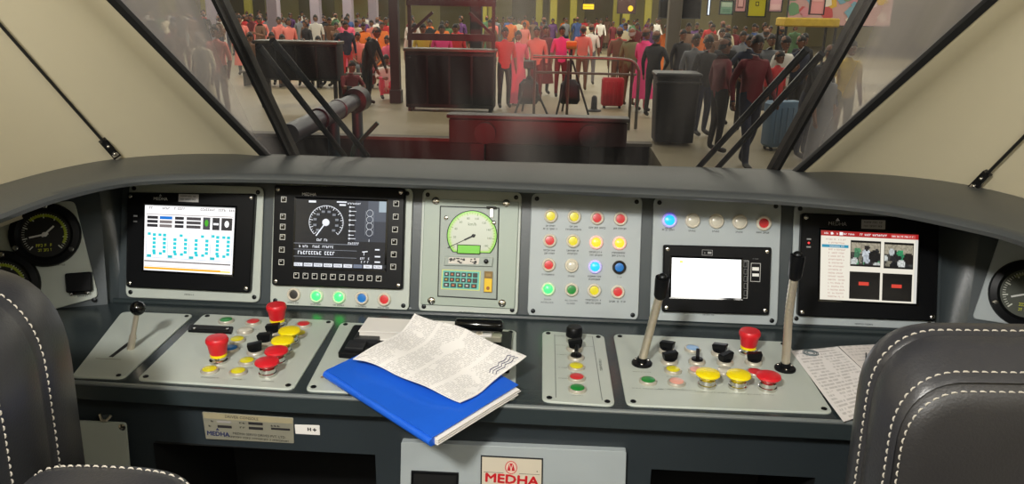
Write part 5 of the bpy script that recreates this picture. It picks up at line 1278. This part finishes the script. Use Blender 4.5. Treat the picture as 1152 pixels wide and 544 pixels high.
# signs and screens
def signboard(px0, py0, px1, py1, y, label, mat, cat='sign', marks=None, name='sign_board', emit=None, rod=True):
    a, c = Yp(px0, py1, y), Yp(px1, py0, y); w_, h = abs(c.x-a.x), abs(c.z-a.z)
    t = thing(name, label, cat, T((a.x+c.x)/2, y, (a.z+c.z)/2))
    b = MB(); b.box((0, 0, 0), (w_, 0.08, h), None, 0); b.build('board', mat, t, 0)
    b = MB()
    for q in ((-w_/2, 0, 0.03, h), (w_/2, 0, 0.03, h)): b.box((q[0], -0.01, 0), (q[2], 0.1, q[3]+0.03))
    for q in (-h/2, h/2): b.box((0, -0.01, q), (w_, 0.1, 0.03))
    b.build('rim', MATS['pillar_dark'], t, 0)
    if rod:
        for sx_ in (-1, 1):
            b = MB(); b.box((sx_*w_*0.4, 0, h/2+(4.9-h/2-(a.z+c.z)/2)/2), (0.04, 0.04, 4.9-h/2-(a.z+c.z)/2)); b.build('hanger', MATS['pillar_dark'], t, 0)
    if marks: decal('print', [([(x*w_, y_*h) for x, y_ in p], cc) for p, cc in marks], t, 0, emit, 0.0005, frame((0, -0.045, 0), (1, 0, 0), (0, 0, 1)))
    return t
glow = attr_mat('sign_glow', 1.5, 0.4)
signboard(655, 4, 669, 11, 40, 'small lit yellow sign above the middle crowd', MATS['pillar_dark'], 'sign', [(poly_rect(-0.45, -0.4, 0.45, 0.4), (255, 205, 20)), (poly_rect(-0.40, -0.08, 0.40, 0.02), (230, 150, 20))], 'lit_sign', glow)
signboard(694, -4, 716, 15, 42, 'dark board with a round orange lamp above the middle crowd', M('board_brown', (70, 44, 40), 0.5), 'sign', [([(0.22+0.14*cos(k*pi/8), -0.2+0.17*sin(k*pi/8)) for k in range(16)], (255, 200, 40)), (poly_rect(-0.5, 0.35, -0.3, 0.5), (240, 60, 70))], 'lit_sign', glow)
signboard(741, -14, 790, 20, 24, 'large black screen hanging above the crowd right of centre', MATS['black_gloss'], 'screen', None, 'hanging_screen')
signboard(795, -8, 800, 17, 26, 'slim white light box beside the black hanging screen', MATS['pillar_dark'], 'lamp', [(poly_rect(-0.4, -0.48, 0.4, 0.48), (225, 235, 255))], 'light_box', glow)
signboard(809, 1, 825, 16, 24, 'grey green notice board left of the yellow sign', M('notice_green', (110, 150, 128), 0.6), 'sign', [(poly_rect(-0.4, 0.05, 0.4, 0.4), (160, 180, 160)), (poly_rect(-0.3, -0.35, 0.3, -0.1), (90, 128, 108))])
signboard(826, -6, 840, 13, 26, 'pink and white notice board left of the yellow sign', M('notice_pink', (196, 140, 140), 0.6), 'sign', [(poly_rect(-0.3, -0.3, 0.3, 0.3), (120, 70, 74)), (poly_rect(-0.22, -0.2, 0.22, 0.22), (210, 160, 156))])
signboard(840, -8, 863, 18.5, 22, 'square yellow sign with small dark square mark over the right crowd', M('sign_yellow', (222, 212, 40), 0.5), 'sign', [(poly_rect(-0.10, -0.05, 0.10, 0.13), (90, 84, 20)), (poly_rect(-0.06, -0.015, 0.06, 0.095), (222, 212, 40))])
signboard(864, -8, 881, 13, 23, 'pale pink poster right beside the yellow sign', M('poster_pink', (222, 168, 178), 0.6), 'poster', [(poly_rect(-0.4, -0.4, 0.4, -0.1), (232, 188, 190))])
signboard(910, -8, 929, 16, 23, 'salmon pink poster before the painted mural', M('poster_salmon', (226, 150, 150), 0.6), 'poster', [(poly_rect(-0.4, 0.1, 0.4, 0.35), (236, 176, 170))])
rn = random.Random(12); mk = []
for k in range(46):
    cx_, cy_, r_ = rn.uniform(-0.46, 0.46), rn.uniform(-0.42, 0.42), rn.uniform(0.02, 0.07)
    mk.append(([(max(-0.5, min(0.5, cx_+r_*cos(j*pi/5)*(1+0.4*sin(3*j)))), max(-0.5, min(0.5, cy_+2.2*r_*sin(j*pi/5)))) for j in range(10)], rn.choice(((214, 140, 150), (230, 200, 190), (110, 150, 110), (226, 180, 60), (200, 80, 80), (120, 170, 190), (236, 226, 210)))))
signboard(884, -30, 1010, 28, 27, 'wide painted mural board with mixed pink and green shapes at the right', M('mural_base', (206, 160, 156), 0.7), 'mural', mk, 'mural_board', None, False)
# yellow covered stall
p = Yp(908, 25, 19)
t = thing('stall', 'stall with yellow cloth top at the right of the concourse', 'stall', T(p.x, 19, ZG)); hh = p.z-ZG
b = MB(); b.box((0, 0, hh), (1.25, 0.8, 0.20), None, 0.03); b.build('cloth_top', M('cloth_yellow', (214, 178, 60), 0.8, var=0.2), t, 30)
for sx_ in (-1, 1):
    for sy_ in (-1, 1):
        b = MB(); b.box((sx_*0.56, sy_*0.34, hh/2-0.05), (0.05, 0.05, hh-0.1)); b.build('leg', MATS['pillar_dark'], t, 0)
b = MB(); b.box((0, 0, 0.5), (1.1, 0.7, 0.7)); b.build('shelf_box', M('stall_brown', (120, 96, 60), 0.7), t, 0)

# luggage
def suitcase(px, feet, h, col, label, rot=0.0):
    g = G(px, feet); t = thing('suitcase', label, 'suitcase', T(g.x, g.y, ZG) @ RZ(rot)); m = M('case_%d_%d_%d' % col, col, 0.5)
    b = MB(); w_, d_ = h*0.72, h*0.36
    b.loft([[(x, y, z) for x, y in rrect(w_*k, d_*k, 0.05, 3)] for z, k in ((0.06, 0.9), (0.10, 1), (h-0.04, 1), (h, 0.9))], True, True, True); b.build('shell', m, t, 30)
    for k in range(5):
        b = MB(); b.box((-w_*0.36+w_*0.18*k, -d_/2-0.006, h*0.52), (w_*0.06, 0.02, h*0.74), None, 0.005); b.build('rib', m, t, 30)
    for sx_ in (-1, 1):
        for sy_ in (-1, 1):
            b = MB(); b.lathe([(0.03, -0.015), (0.03, 0.015)], 12, T(sx_*w_*0.36, sy_*d_*0.3, 0.03) @ Matrix.Rotation(pi/2, 4, 'Y')); b.build('wheel', MATS['rubber'], t)
    b = MB(); b.tube([(-0.1, d_*0.3, h), (-0.1, d_*0.3, h+0.36), (0.1, d_*0.3, h+0.36), (0.1, d_*0.3, h)], 0.012, 8); b.build('handle', MATS['pillar_dark'], t)
suitcase(688, 121.5, 0.68, (168, 40, 50), 'red ribbed suitcase standing behind the railing', 0.1)
suitcase(876, 168, 0.78, (112, 142, 168), 'pale blue suitcase seen between the right wiper arms', 0.3)
def tripod(px, feet, h, label, cap):
    g = G(px, feet); t = thing('tripod_stand', label, 'tripod', T(g.x, g.y, ZG), 'black tripod stands')
    for k in range(3):
        a_ = radians(90+120*k+20); b = MB(); b.tube([(0.42*cos(a_), 0.42*sin(a_), 0.0), (0.03*cos(a_), 0.03*sin(a_), h*0.82)], 0.022, 8); b.build('leg', MATS['pillar_dark'], t)
    b = MB(); b.tube([(0, 0, h*0.3), (0, 0, h)], 0.03, 8); b.build('column', MATS['pillar_dark'], t)
    b = MB(); b.box((0, 0, h+0.07), (0.22, 0.26, 0.16), None, 0.02); b.build('head', M('tripod_'+str(cap[0]), cap, 0.5), t, 30)
    b = MB(); b.loft([[(x, y, z) for x, y in rrect(0.44*k, 0.3*k, 0.06, 3)] for z, k in ((0.22, 0.8), (0.30, 1), (0.62, 0.9), (0.72, 0.5))], True, True, True); b.build('bag', dkm, t, 30)
tripod(594, 128, 0.95, 'black tripod with hanging bag just behind the buffer stop, left one', (34, 34, 38))
tripod(640, 128, 1.35, 'black tripod with orange topped head and hanging bag behind the buffer stop', (220, 120, 30))
p = G(668, 125); t = thing('cone', 'small black bollard standing on the buffer stop end of the floor', 'bollard', T(p.x, p.y, ZG)); b = MB(); b.lathe([(0.16, 0), (0.16, 0.03), (0.07, 0.05), (0.06, 0.30), (0.03, 0.34)], 14); b.build('body', MATS['pillar_dark'], t); t.name = 'bollard'

# ------------------------------------------------------------------ people
SKIN = M('skin', (128, 84, 62), 0.55); HAIR = M('hair', (18, 16, 16), 0.6); SHOE = M('shoe', (30, 26, 24), 0.5); WHT = M('eye_white', (225, 222, 215), 0.4)
GHAIR = M('hair_grey', (150, 146, 140), 0.7)
def person_mesh(key, J, long_sleeve, dress=False):
    """one continuous body grown over a skeleton with the skin modifier, then a modelled head"""
    vs, es, rad, seg, roots = [], [], [], [], []
    def v(p, r): vs.append(p); rad.append(r if isinstance(r, tuple) else (r, r)); return len(vs)-1
    def e(a, c, m): es.append((a, c)); seg.append(m)
    hip = J['hip']; lean = J.get('lean', 0.0); hz = hip[2]
    def up(d, x=0.0, y=0.0): return (hip[0]+x, hip[1]+y-sin(lean)*d, hz+cos(lean)*d)
    P = v(hip, (0.155, 0.115)); roots.append(P)
    B = v(up(0.17), (0.140, 0.105)); C = v(up(0.36), (0.165, 0.11)); N0 = v(up(0.49), (0.075, 0.065)); N1 = v(up(0.57), (0.055, 0.055))
    e(P, B, 1); e(B, C, 1); e(C, N0, 1); e(N0, N1, 0)
    fingers = []
    for s in (-1, 1):
        sh = v(up(0.455, s*0.175), (0.066, 0.066)); e(C, sh, 1)
        el, wr = J['arm'][s]
        E_ = v(el, 0.047); e(sh, E_, 1); W_ = v(wr, 0.030); e(E_, W_, 1 if long_sleeve else 0)
        d = (V(wr)-V(el)).normalized(); Hn = v(tuple(V(wr)+d*0.075), (0.034, 0.022)); e(W_, Hn, 0)
        fingers.append((V(wr)+d*0.075, d, s))
        kn, an, toe = J['leg'][s]
        H = v((hip[0]+s*0.085, hip[1], hz-0.05), 0.095); e(P, H, 2)
        K = v(kn, 0.062); e(H, K, 2); A = v(an, 0.045); e(K, A, 2); Tt = v(toe, (0.042, 0.036)); e(A, Tt, 3)
    for p, d, s in fingers:
        side = d.cross(V((s, 0, 0))); side = side.normalized() if side.length > 0.1 else V((0, 1, 0))
        for k in range(5):
            if k < 4:
                o = p+side*(0.024*(k-1.5)/1.5)-d*0.01; L_ = (0.062, 0.074, 0.070, 0.055)[k]; dd = d+V((-s*0.15, -0.1, 0))
            else:
                o = p+side*0.03-d*0.045; L_ = 0.055; dd = d*0.75+side*0.8
            a = v(tuple(o), 0.0095); c = v(tuple(o+d*L_*0.55), 0.009); f = v(tuple(o+d*L_*0.55+dd.normalized()*L_*0.5), 0.007); roots.append(a); e(a, c, 0); e(c, f, 0)
    me = bpy.data.meshes.new(key+'_skeleton'); me.from_pydata(vs, es, [])
    o = bpy.data.objects.new('t', me); COL.objects.link(o)
    sk = o.modifiers.new('s', 'SKIN'); sk.use_smooth_shade = True
    for i, r in enumerate(rad): me.skin_vertices[0].data[i].radius = r
    for i in range(len(vs)): me.skin_vertices[0].data[i].use_root = i in roots
    sub = o.modifiers.new('b', 'SUBSURF'); sub.levels = 1
    dg = bpy.context.evaluated_depsgraph_get(); bm = bmesh.new(); bm.from_mesh(o.evaluated_get(dg).to_mesh())
    bpy.data.objects.remove(o)
    S_ = [(V(vs[a]), V(vs[c]), m, (max(rad[a])+max(rad[c]))/2) for (a, c), m in zip(es, seg)]
    for f in bm.faces:
        c = f.calc_center_median(); best = None
        for a, q, m, r in S_:
            t_ = max(0, min(1, (c-a).dot(q-a)/max((q-a).length_squared, 1e-9))); dist = (c-(a+(q-a)*t_)).length/r
            if best is None or dist < best[0]: best = (dist, m)
        f.material_index = best[1]
        if best[1] == 1 and c.z < hz-0.02 and not dress: f.material_index = 2
    # head with face
    hc = V(up(0.70))+V((0, -0.02, 0)); hm = Matrix.Translation(hc) @ Matrix.Rotation(J.get('nod', 0.0), 4, 'X')
    b = MB()
    rings = []
    for z, rx, ry, oy in ((-0.118, 0.018, 0.022, -0.040), (-0.108, 0.040, 0.045, -0.034), (-0.08, 0.056, 0.066, -0.018), (-0.045, 0.066, 0.080, -0.008), (0, 0.074, 0.090, 0), (0.04, 0.076, 0.094, 0.003), (0.075, 0.068, 0.084, 0.005), (0.1, 0.046, 0.06, 0.006), (0.113, 0.014, 0.02, 0.006)):
        rings.append([(rx*cos(2*pi*j/14), oy+ry*sin(2*pi*j/14), z) for j in range(14)])
    b.loft(rings, True, True, True, hm, None, 0)
    b.loft([[(-0.009, -0.086, 0.012), (0.009, -0.086, 0.012), (0, -0.080, 0.02)], [(-0.016, -0.084, -0.030), (0.016, -0.084, -0.030), (0, -0.115, -0.024)], [(-0.012, -0.084, -0.036), (0.012, -0.084, -0.036), (0, -0.095, -0.037)]], True, True, True, hm)
    b.box((0, -0.081, -0.062), (0.044, 0.012, 0.010), hm, 0, None, 5)
    for s in (-1, 1):
        b.sphere((s*0.029, -0.080, 0.008), (0.014, 0.008, 0.008), 8, 5, hm, 4); b.sphere((s*0.029, -0.0865, 0.008), (0.006, 0.003, 0.006), 6, 4, hm, 5)
        b.box((s*0.030, -0.086, 0.027), (0.032, 0.010, 0.006), hm, 0, None, 5); b.sphere((s*0.076, 0.008, -0.008), (0.010, 0.020, 0.030), 8, 5, hm, 0)
    n0 = len(bm.verts); bv = [bm.verts.new(p) for p in b.v]
    for f, m in zip(b.f, b.mi):
        nf = bm.faces.new([bv[i] for i in f]); nf.material_index = m; nf.smooth = True
    me2 = bpy.data.meshes.new('person'); bm.to_mesh(me2); bm.free()
    for m in (SKIN, MATS['lens_red'], MATS['ink'], SHOE, WHT, HAIR): me2.materials.append(m)
    me2.shade_smooth()
    # hair as a shell over the crown
    h = MB(); rings = []
    lowf = J.get('hair', 0)
    for i in range(8):
        t_ = i/7; ang = pi*0.5*t_; rr = cos(ang)
        ring = []
        for j in range(16):
            a_ = 2*pi*j/16; back = 0.5+0.5*sin(a_); z0 = 0.035*(1-back)-(0.06+lowf)*back
            ring.append((0.082*max(rr, 0.03)*cos(a_), 0.004+0.101*max(rr, 0.03)*sin(a_), z0*(1-sin(ang))+sin(ang)*0.122))
        rings.append(ring)
    h.loft(rings, True, True, True, hm)
    hair = h.mesh('hair', HAIR, 60)
    skirt = None
    if dress:
        d = MB(); d.loft([[(hip[0]+rx*cos(2*pi*j/20), hip[1]+ry*sin(2*pi*j/20), z) for j in range(20)] for z, rx, ry in ((0.30 if dress == 1 else 0.05, 0.26, 0.22), (hz-0.30, 0.215, 0.17), (hz-0.06, 0.185, 0.14), (hz+0.13, 0.155, 0.118))], True, False, False)
        skirt = d.mesh('kurta_skirt' if dress == 1 else 'long_skirt', MATS['ink'], 60)
    return me2, hair, skirt
def stand(arms=None, dx=0.0, step=0.0, **k):
    J = dict(hip=(0, 0, 0.93), arm={-1: ((-0.235, 0.03, 1.13), (-0.245, -0.05, 0.88)), 1: ((0.235, 0.03, 1.13), (0.245, -0.05, 0.88))},
             leg={-1: ((-0.10, -0.02-step*0.6, 0.50), (-0.10, 0.02-step, 0.09), (-0.115, -0.15-step, 0.045)), 1: ((0.10, -0.02+step*0.2, 0.50), (0.10, 0.04+step, 0.10), (0.115, -0.12+step, 0.045))})
    if arms: J['arm'].update(arms)
    J.update(k); return J
def sitting(**k):
    J = dict(hip=(0, 0.05, 0.55), arm={-1: ((-0.23, -0.02, 0.74), (-0.13, -0.25, 0.62)), 1: ((0.23, -0.02, 0.74), (0.13, -0.25, 0.62))},
             leg={-1: ((-0.11, -0.40, 0.50), (-0.11, -0.38, 0.09), (-0.12, -0.54, 0.045)), 1: ((0.11, -0.40, 0.50), (0.11, -0.36, 0.09), (0.12, -0.52, 0.045))}); J.update(k); return J
VAR = {}
def variant(k, *a): VAR[k] = person_mesh(k, *a)
variant('stand', stand(), False)
variant('phone', stand({1: ((0.235, -0.03, 1.14), (0.10, -0.26, 1.22))}, nod=0.25), False)
variant('walk', stand({-1: ((-0.23, 0.12, 1.14), (-0.24, 0.03, 0.90)), 1: ((0.23, -0.06, 1.13), (0.24, -0.20, 0.93))}, 0, 0.20), True)
variant('hips', stand({-1: ((-0.33, 0.06, 1.16), (-0.20, -0.06, 0.99)), 1: ((0.235, 0.03, 1.13), (0.245, -0.05, 0.88))}), True)
variant('kurta', stand({1: ((0.24, -0.05, 1.14), (0.16, -0.24, 1.02))}), True, 1)
variant('saree', stand(hair=0.06), False, 2)
variant('lean', stand({-1: ((-0.22, -0.26, 1.05), (-0.20, -0.36, 0.82)), 1: ((0.22, -0.26, 1.05), (0.20, -0.36, 0.82))}, lean=0.38, nod=0.3), True)
SQ = dict(hip=(0, 0.06, 0.25), arm={-1: ((-0.25, -0.14, 0.52), (-0.13, -0.36, 0.52)), 1: ((0.25, -0.14, 0.52), (0.13, -0.36, 0.52))},
          leg={-1: ((-0.16, -0.29, 0.52), (-0.13, -0.12, 0.09), (-0.14, -0.27, 0.045)), 1: ((0.16, -0.29, 0.52), (0.13, -0.12, 0.09), (0.14, -0.27, 0.045))}, lean=0.22, nod=0.15)
variant('squat', SQ, False)
variant('sit', sitting(), False)
variant('sit2', sitting(lean=0.2, nod=0.25, hair=0.05), True)
COLS = {'red': (196, 44, 48), 'pink': (226, 92, 120), 'bright pink': (240, 60, 130), 'white': (222, 216, 206), 'maroon': (112, 32, 40), 'black': (26, 26, 30), 'grey': (110, 112, 116), 'blue': (62, 84, 136), 'orange': (222, 112, 40), 'yellow': (210, 186, 64), 'green': (74, 110, 74), 'brown': (110, 78, 58), 'salmon': (226, 122, 110), 'navy': (32, 38, 58), 'olive': (118, 112, 78), 'cream': (214, 200, 168), 'purple': (96, 56, 110)}
def cloth(c): return M('cloth_'+c.replace(' ', '_'), COLS[c], 0.8)
SEEN = {}
def person(x, y, kind, shirt, trousers, rot, label, group, hair=HAIR, scale=1.0, seat=None):
    body, hr, sk_ = VAR[kind]
    while any((x-a)**2+(y-c)**2 < 0.42 for a, c in SPOTS): y += 0.2; x += 0.02*x/abs(x or 1)
    SPOTS.append((x, y))
    o = bpy.data.objects.new('person', body); COL.objects.link(o); o.location = (x, y, ZG); o.rotation_euler = (0, 0, rot); o.scale = (scale,)*3
    for i, m in ((1, cloth(shirt)), (2, cloth(trousers))):
        o.material_slots[i].link = 'OBJECT'; o.material_slots[i].material = m
    h = bpy.data.objects.new('hair', hr); COL.objects.link(h); h.parent = o
    if hair is not HAIR: h.material_slots[0].link = 'OBJECT'; h.material_slots[0].material = hair
    if sk_:
        s_ = bpy.data.objects.new('skirt', sk_); COL.objects.link(s_); s_.parent = o; s_.material_slots[0].link = 'OBJECT'; s_.material_slots[0].material = cloth(shirt)
    tag(o, label, 'person', group); return o
def at_feet(px, py, *a, **k): g = G(px, py); return person(g.x, g.y, *a, **k)
def at_dist(px, y, *a, **k): return person(Xat(px, y), y, *a, **k)
NR = 'people on the right platform'
at_feet(836, 189, 'walk', 'maroon', 'navy', 0.35, 'person in maroon shirt and dark jeans standing nearest on the right platform', NR, scale=1.05)
at_feet(803, 172, 'hips', 'maroon', 'black', 1.9, 'person in maroon shirt and black trousers in profile, just right of the black bin', NR)
at_dist(783, 14.6, 'stand', 'grey', 'navy', 0.3, 'person in grey shirt and navy trousers behind the black bin', NR)
at_dist(836, 17.5, 'stand', 'grey', 'black', 0.1, 'person in grey shirt facing the train behind the nearest maroon shirt', NR)
at_dist(884, 14.0, 'phone', 'white', 'black', 0.5, 'person in white shirt and black trousers below the yellow stall', NR)
at_feet(900, 178, 'lean', 'black', 'navy', 0.7, 'person in black top bending over near the right wiper', NR)
at_dist(879, 13.0, 'stand', 'red', 'black', 0.6, 'person in red top standing behind the pale blue suitcase', NR, scale=0.88)
at_dist(959, 12.4, 'stand', 'yellow', 'olive', 0.2, 'person in yellow shirt standing beyond the right wiper blade', NR)
at_dist(938, 10.6, 'saree', 'grey', 'grey', 0.6, 'person in long grey dress with grey hair right of the wiper', NR, hair=GHAIR, scale=0.86)
at_dist(812, 20, 'stand', 'brown', 'black', 0.0, 'person in brown shirt far back under the notice boards', NR)
at_dist(862, 21, 'walk', 'olive', 'black', 3.0, 'person in olive shirt walking away under the yellow sign', NR)
at_dist(905, 16.5, 'stand', 'black', 'black', 0.2, 'person all in black in front of the yellow stall', NR)
at_dist(768, 18, 'kurta', 'black', 'black', 0.4, 'person in long black kurta left of the grey pillar base', NR)
MD = 'people behind the railing'
at_feet(721, 126, 'kurta', 'bright pink', 'pink', 2.4, 'person in bright pink kurta and trousers behind the end of the railing', MD, scale=1.02)
at_feet(706, 119.5, 'hips', 'olive', 'brown', 2.7, 'person in olive shirt with grey hair beside the bright pink kurta', MD, hair=GHAIR)
at_feet(693, 113, 'stand', 'brown', 'brown', 3.0, 'person in brown shirt behind the red suitcase', MD)
at_dist(696, 19.5, 'stand', 'red', 'navy', 2.9, 'person in red shirt half hidden behind the bright pink kurta', MD)
at_dist(656, 21.0, 'walk', 'salmon', 'brown', 3.1, 'person in salmon shirt walking away left of the red suitcase', MD)
at_dist(665, 23.0, 'stand', 'white', 'grey', 3.0, 'person in white shirt right behind the salmon shirt', MD)
at_dist(632, 19.5, 'stand', 'bright pink', 'maroon', 0.2, 'person in bright pink top behind the orange topped tripod', MD)
at_dist(583, 17.7, 'saree', 'pink', 'pink', 0.2, 'person in long pink dress behind the left tripod', MD, scale=0.95)
at_dist(568, 17.0, 'stand', 'red', 'black', 0.3, 'person in red shirt and black trousers left of the pink dress', MD)
at_dist(604, 18.4, 'hips', 'salmon', 'maroon', 0.0, 'person in salmon top with hand on hip right of the pink dress', MD)
at_dist(616, 19.2, 'kurta', 'maroon', 'black', 0.4, 'person in maroon kurta between the two tripods', MD)
at_dist(703, 27, 'stand', 'cream', 'grey', 0.2, 'person in cream shirt behind the olive shirt', MD)
at_dist(716, 28, 'stand', 'maroon', 'black', 0.2, 'person in maroon shirt far behind the bright pink kurta', MD)
at_dist(732, 27, 'saree', 'purple', 'purple', 0.3, 'person in purple dress left under the hanging screen', MD)
at_dist(749, 24.5, 'kurta', 'orange', 'cream', 0.2, 'person in orange kurta under the hanging screen', MD)
at_dist(797, 13.7, 'phone', 'black', 'navy', 0.5, 'person in black top looking down, between bin and nearest maroon shirt', NR)
at_dist(853, 13.6, 'hips', 'navy', 'black', 0.2, 'person in navy top right behind the nearest maroon shirt', NR)
at_dist(818, 15.2, 'stand', 'black', 'black', 0.1, 'person all in black behind the gap between two maroon shirts', NR)
at_dist(868, 15.4, 'kurta', 'grey', 'black', 0.1, 'person in grey kurta behind the red top', NR)
at_dist(912, 13.8, 'stand', 'navy', 'black', 0.4, 'person in navy shirt under the right wiper blade', NR)
at_dist(738, 16.0, 'hips', 'black', 'black', 2.6, 'person all in black left beside the black bin', NR)
LF = 'people by the dark counters on the left'
at_feet(414, 118, 'lean', 'black', 'black', 1.3, 'person all in black bending over between the dark counters', LF)
at_feet(395, 125, 'squat', 'maroon', 'black', 0.8, 'person in maroon top crouching at the end of the left counter', LF)
at_dist(389, 20.5, 'hips', 'navy', 'red', 0.5, 'person in navy top and red trousers right of the left counter', LF)
at_dist(424, 17.0, 'squat', 'white', 'pink', 0.5, 'person in white top squatting left of the slender dark pillar', LF)
at_dist(497, 18.5, 'stand', 'bright pink', 'red', 0.2, 'person in bright pink top behind the braced counter', LF)
at_dist(512, 19.0, 'stand', 'red', 'maroon', 0.1, 'person in red top behind the braced counter, right of the bright pink top', LF)
at_dist(476, 19.0, 'stand', 'yellow', 'brown', 0.2, 'person in yellow top behind the braced counter at its left half', LF)
at_dist(462, 18.6, 'phone', 'white', 'red', 0.2, 'person in white top standing behind the left end of the braced counter', LF)
at_dist(225, 13.6, 'saree', 'cream', 'cream', -0.3, 'person in cream dress with grey hair nearest at far left', LF, hair=GHAIR, scale=0.93)
at_dist(243, 14.4, 'stand', 'salmon', 'brown', -0.2, 'person in salmon shirt beside the cream dress at far left', LF)
at_dist(196, 15.5, 'stand', 'brown', 'black', 0.2, 'person in brown shirt near the left glass edge', LF)
ORD = ['first', 'second', 'third', 'fourth', 'fifth', 'sixth', 'seventh', 'eighth', 'ninth', 'tenth', 'eleventh', 'twelfth', 'thirteenth', 'fourteenth', 'fifteenth', 'sixteenth', 'seventeenth', 'eighteenth', 'nineteenth', 'twentieth', 'twenty-first', 'twenty-second', 'twenty-third', 'twenty-fourth', 'twenty-fifth', 'twenty-sixth']
rn = random.Random(21)
pose_free = 1
def row(y, px0, px1, n, kinds, shirts, trs, where, group):
    for k in range(n):
        px = px0+(px1-px0)*(k+0.5+rn.uniform(-0.15, 0.15))/n; kd = rn.choice(kinds); sc = rn.choice(shirts); tr_ = rn.choice(trs)
        what = {'saree': 'long %s dress' % sc, 'kurta': '%s kurta' % sc}.get(kd, '%s top' % sc)
        pose = 'sitting' if kd.startswith('sit') else 'squatting' if kd == 'squat' else 'standing'
        at_dist(px, y+rn.uniform(-0.4, 0.4)*(pose_free if not kd.startswith('sit') else 0), kd, sc, tr_, rn.uniform(-0.7, 0.7)+(pi if rn.random() < 0.2 and pose == 'standing' else 0), 'person in %s%s, %s from left in %s' % (what, '' if pose == 'standing' else ' '+pose, ORD[k], where), group, scale=rn.uniform(0.93, 1.06))
def bench(y, px0, px1, label):
    x0, x1 = Xat(px0, y), Xat(px1, y); t = thing('bench', label, 'bench', T((x0+x1)/2, y+0.1, ZG), 'long station benches'); w_ = x1-x0
    b = MB(); b.box((0, 0, 0.375), (w_, 0.42, 0.05), None, 0.01); b.build('seat', M('bench_grey', (96, 92, 86), 0.5), t, 30)
    for k in range(5):
        b = MB(); b.box((-w_/2+0.1+(w_-0.2)*k/4, 0, 0.175), (0.06, 0.36, 0.35)); b.build('leg', MATS['pillar_dark'], t, 0)
REDS = ['red', 'salmon', 'pink', 'red', 'brown', 'maroon', 'white', 'black', 'salmon', 'orange']
MIX = ['white', 'maroon', 'grey', 'cream', 'black', 'orange', 'brown', 'blue', 'green', 'red', 'purple']
DKT = ['black', 'navy', 'maroon', 'brown', 'grey']
CW = 'crowd on the left of the concourse'
row(20.5, 272, 440, 9, ['sit', 'sit2'], REDS, DKT, 'front seated row of left crowd', CW); bench(20.5, 268, 444, 'long grey bench under the front seated row of the left crowd')
row(24.0, 262, 436, 10, ['stand', 'squat', 'kurta', 'saree', 'phone'], REDS, DKT, 'second row of left crowd', CW)
row(28.0, 240, 440, 13, ['stand', 'hips', 'saree', 'phone', 'kurta'], REDS+MIX, DKT, 'third row of left crowd', CW)
row(33.0, 150, 445, 20, ['stand', 'hips', 'saree', 'phone', 'kurta'], MIX, DKT, 'fourth row of left crowd', CW)
row(38.5, 150, 445, 24, ['stand', 'hips', 'saree', 'walk'], MIX, DKT, 'fifth row of left crowd', CW)
row(44.0, 150, 445, 24, ['stand', 'saree'], MIX, DKT, 'rearmost row of left crowd', CW)
CM = 'crowd behind the counter and buffer stop'
row(25.0, 455, 560, 6, ['stand', 'hips', 'saree', 'kurta'], REDS, DKT, 'row behind braced counter', CM)
row(31.0, 455, 620, 9, ['stand', 'saree', 'kurta'], MIX+REDS, DKT, 'second row behind braced counter', CM)
row(40.0, 540, 745, 16, ['stand', 'walk', 'saree', 'kurta'], MIX, DKT, 'far row behind railing', CM)
row(46.0, 560, 745, 16, ['stand', 'walk', 'kurta'], MIX, DKT, 'farthest row behind railing', CM)
row(24.5, 765, 885, 8, ['stand', 'walk', 'saree', 'kurta'], MIX, DKT, 'middle row below notice boards', NR)
row(30.0, 765, 900, 10, ['stand', 'walk', 'saree', 'kurta'], MIX, DKT, 'back row below notice boards', NR)
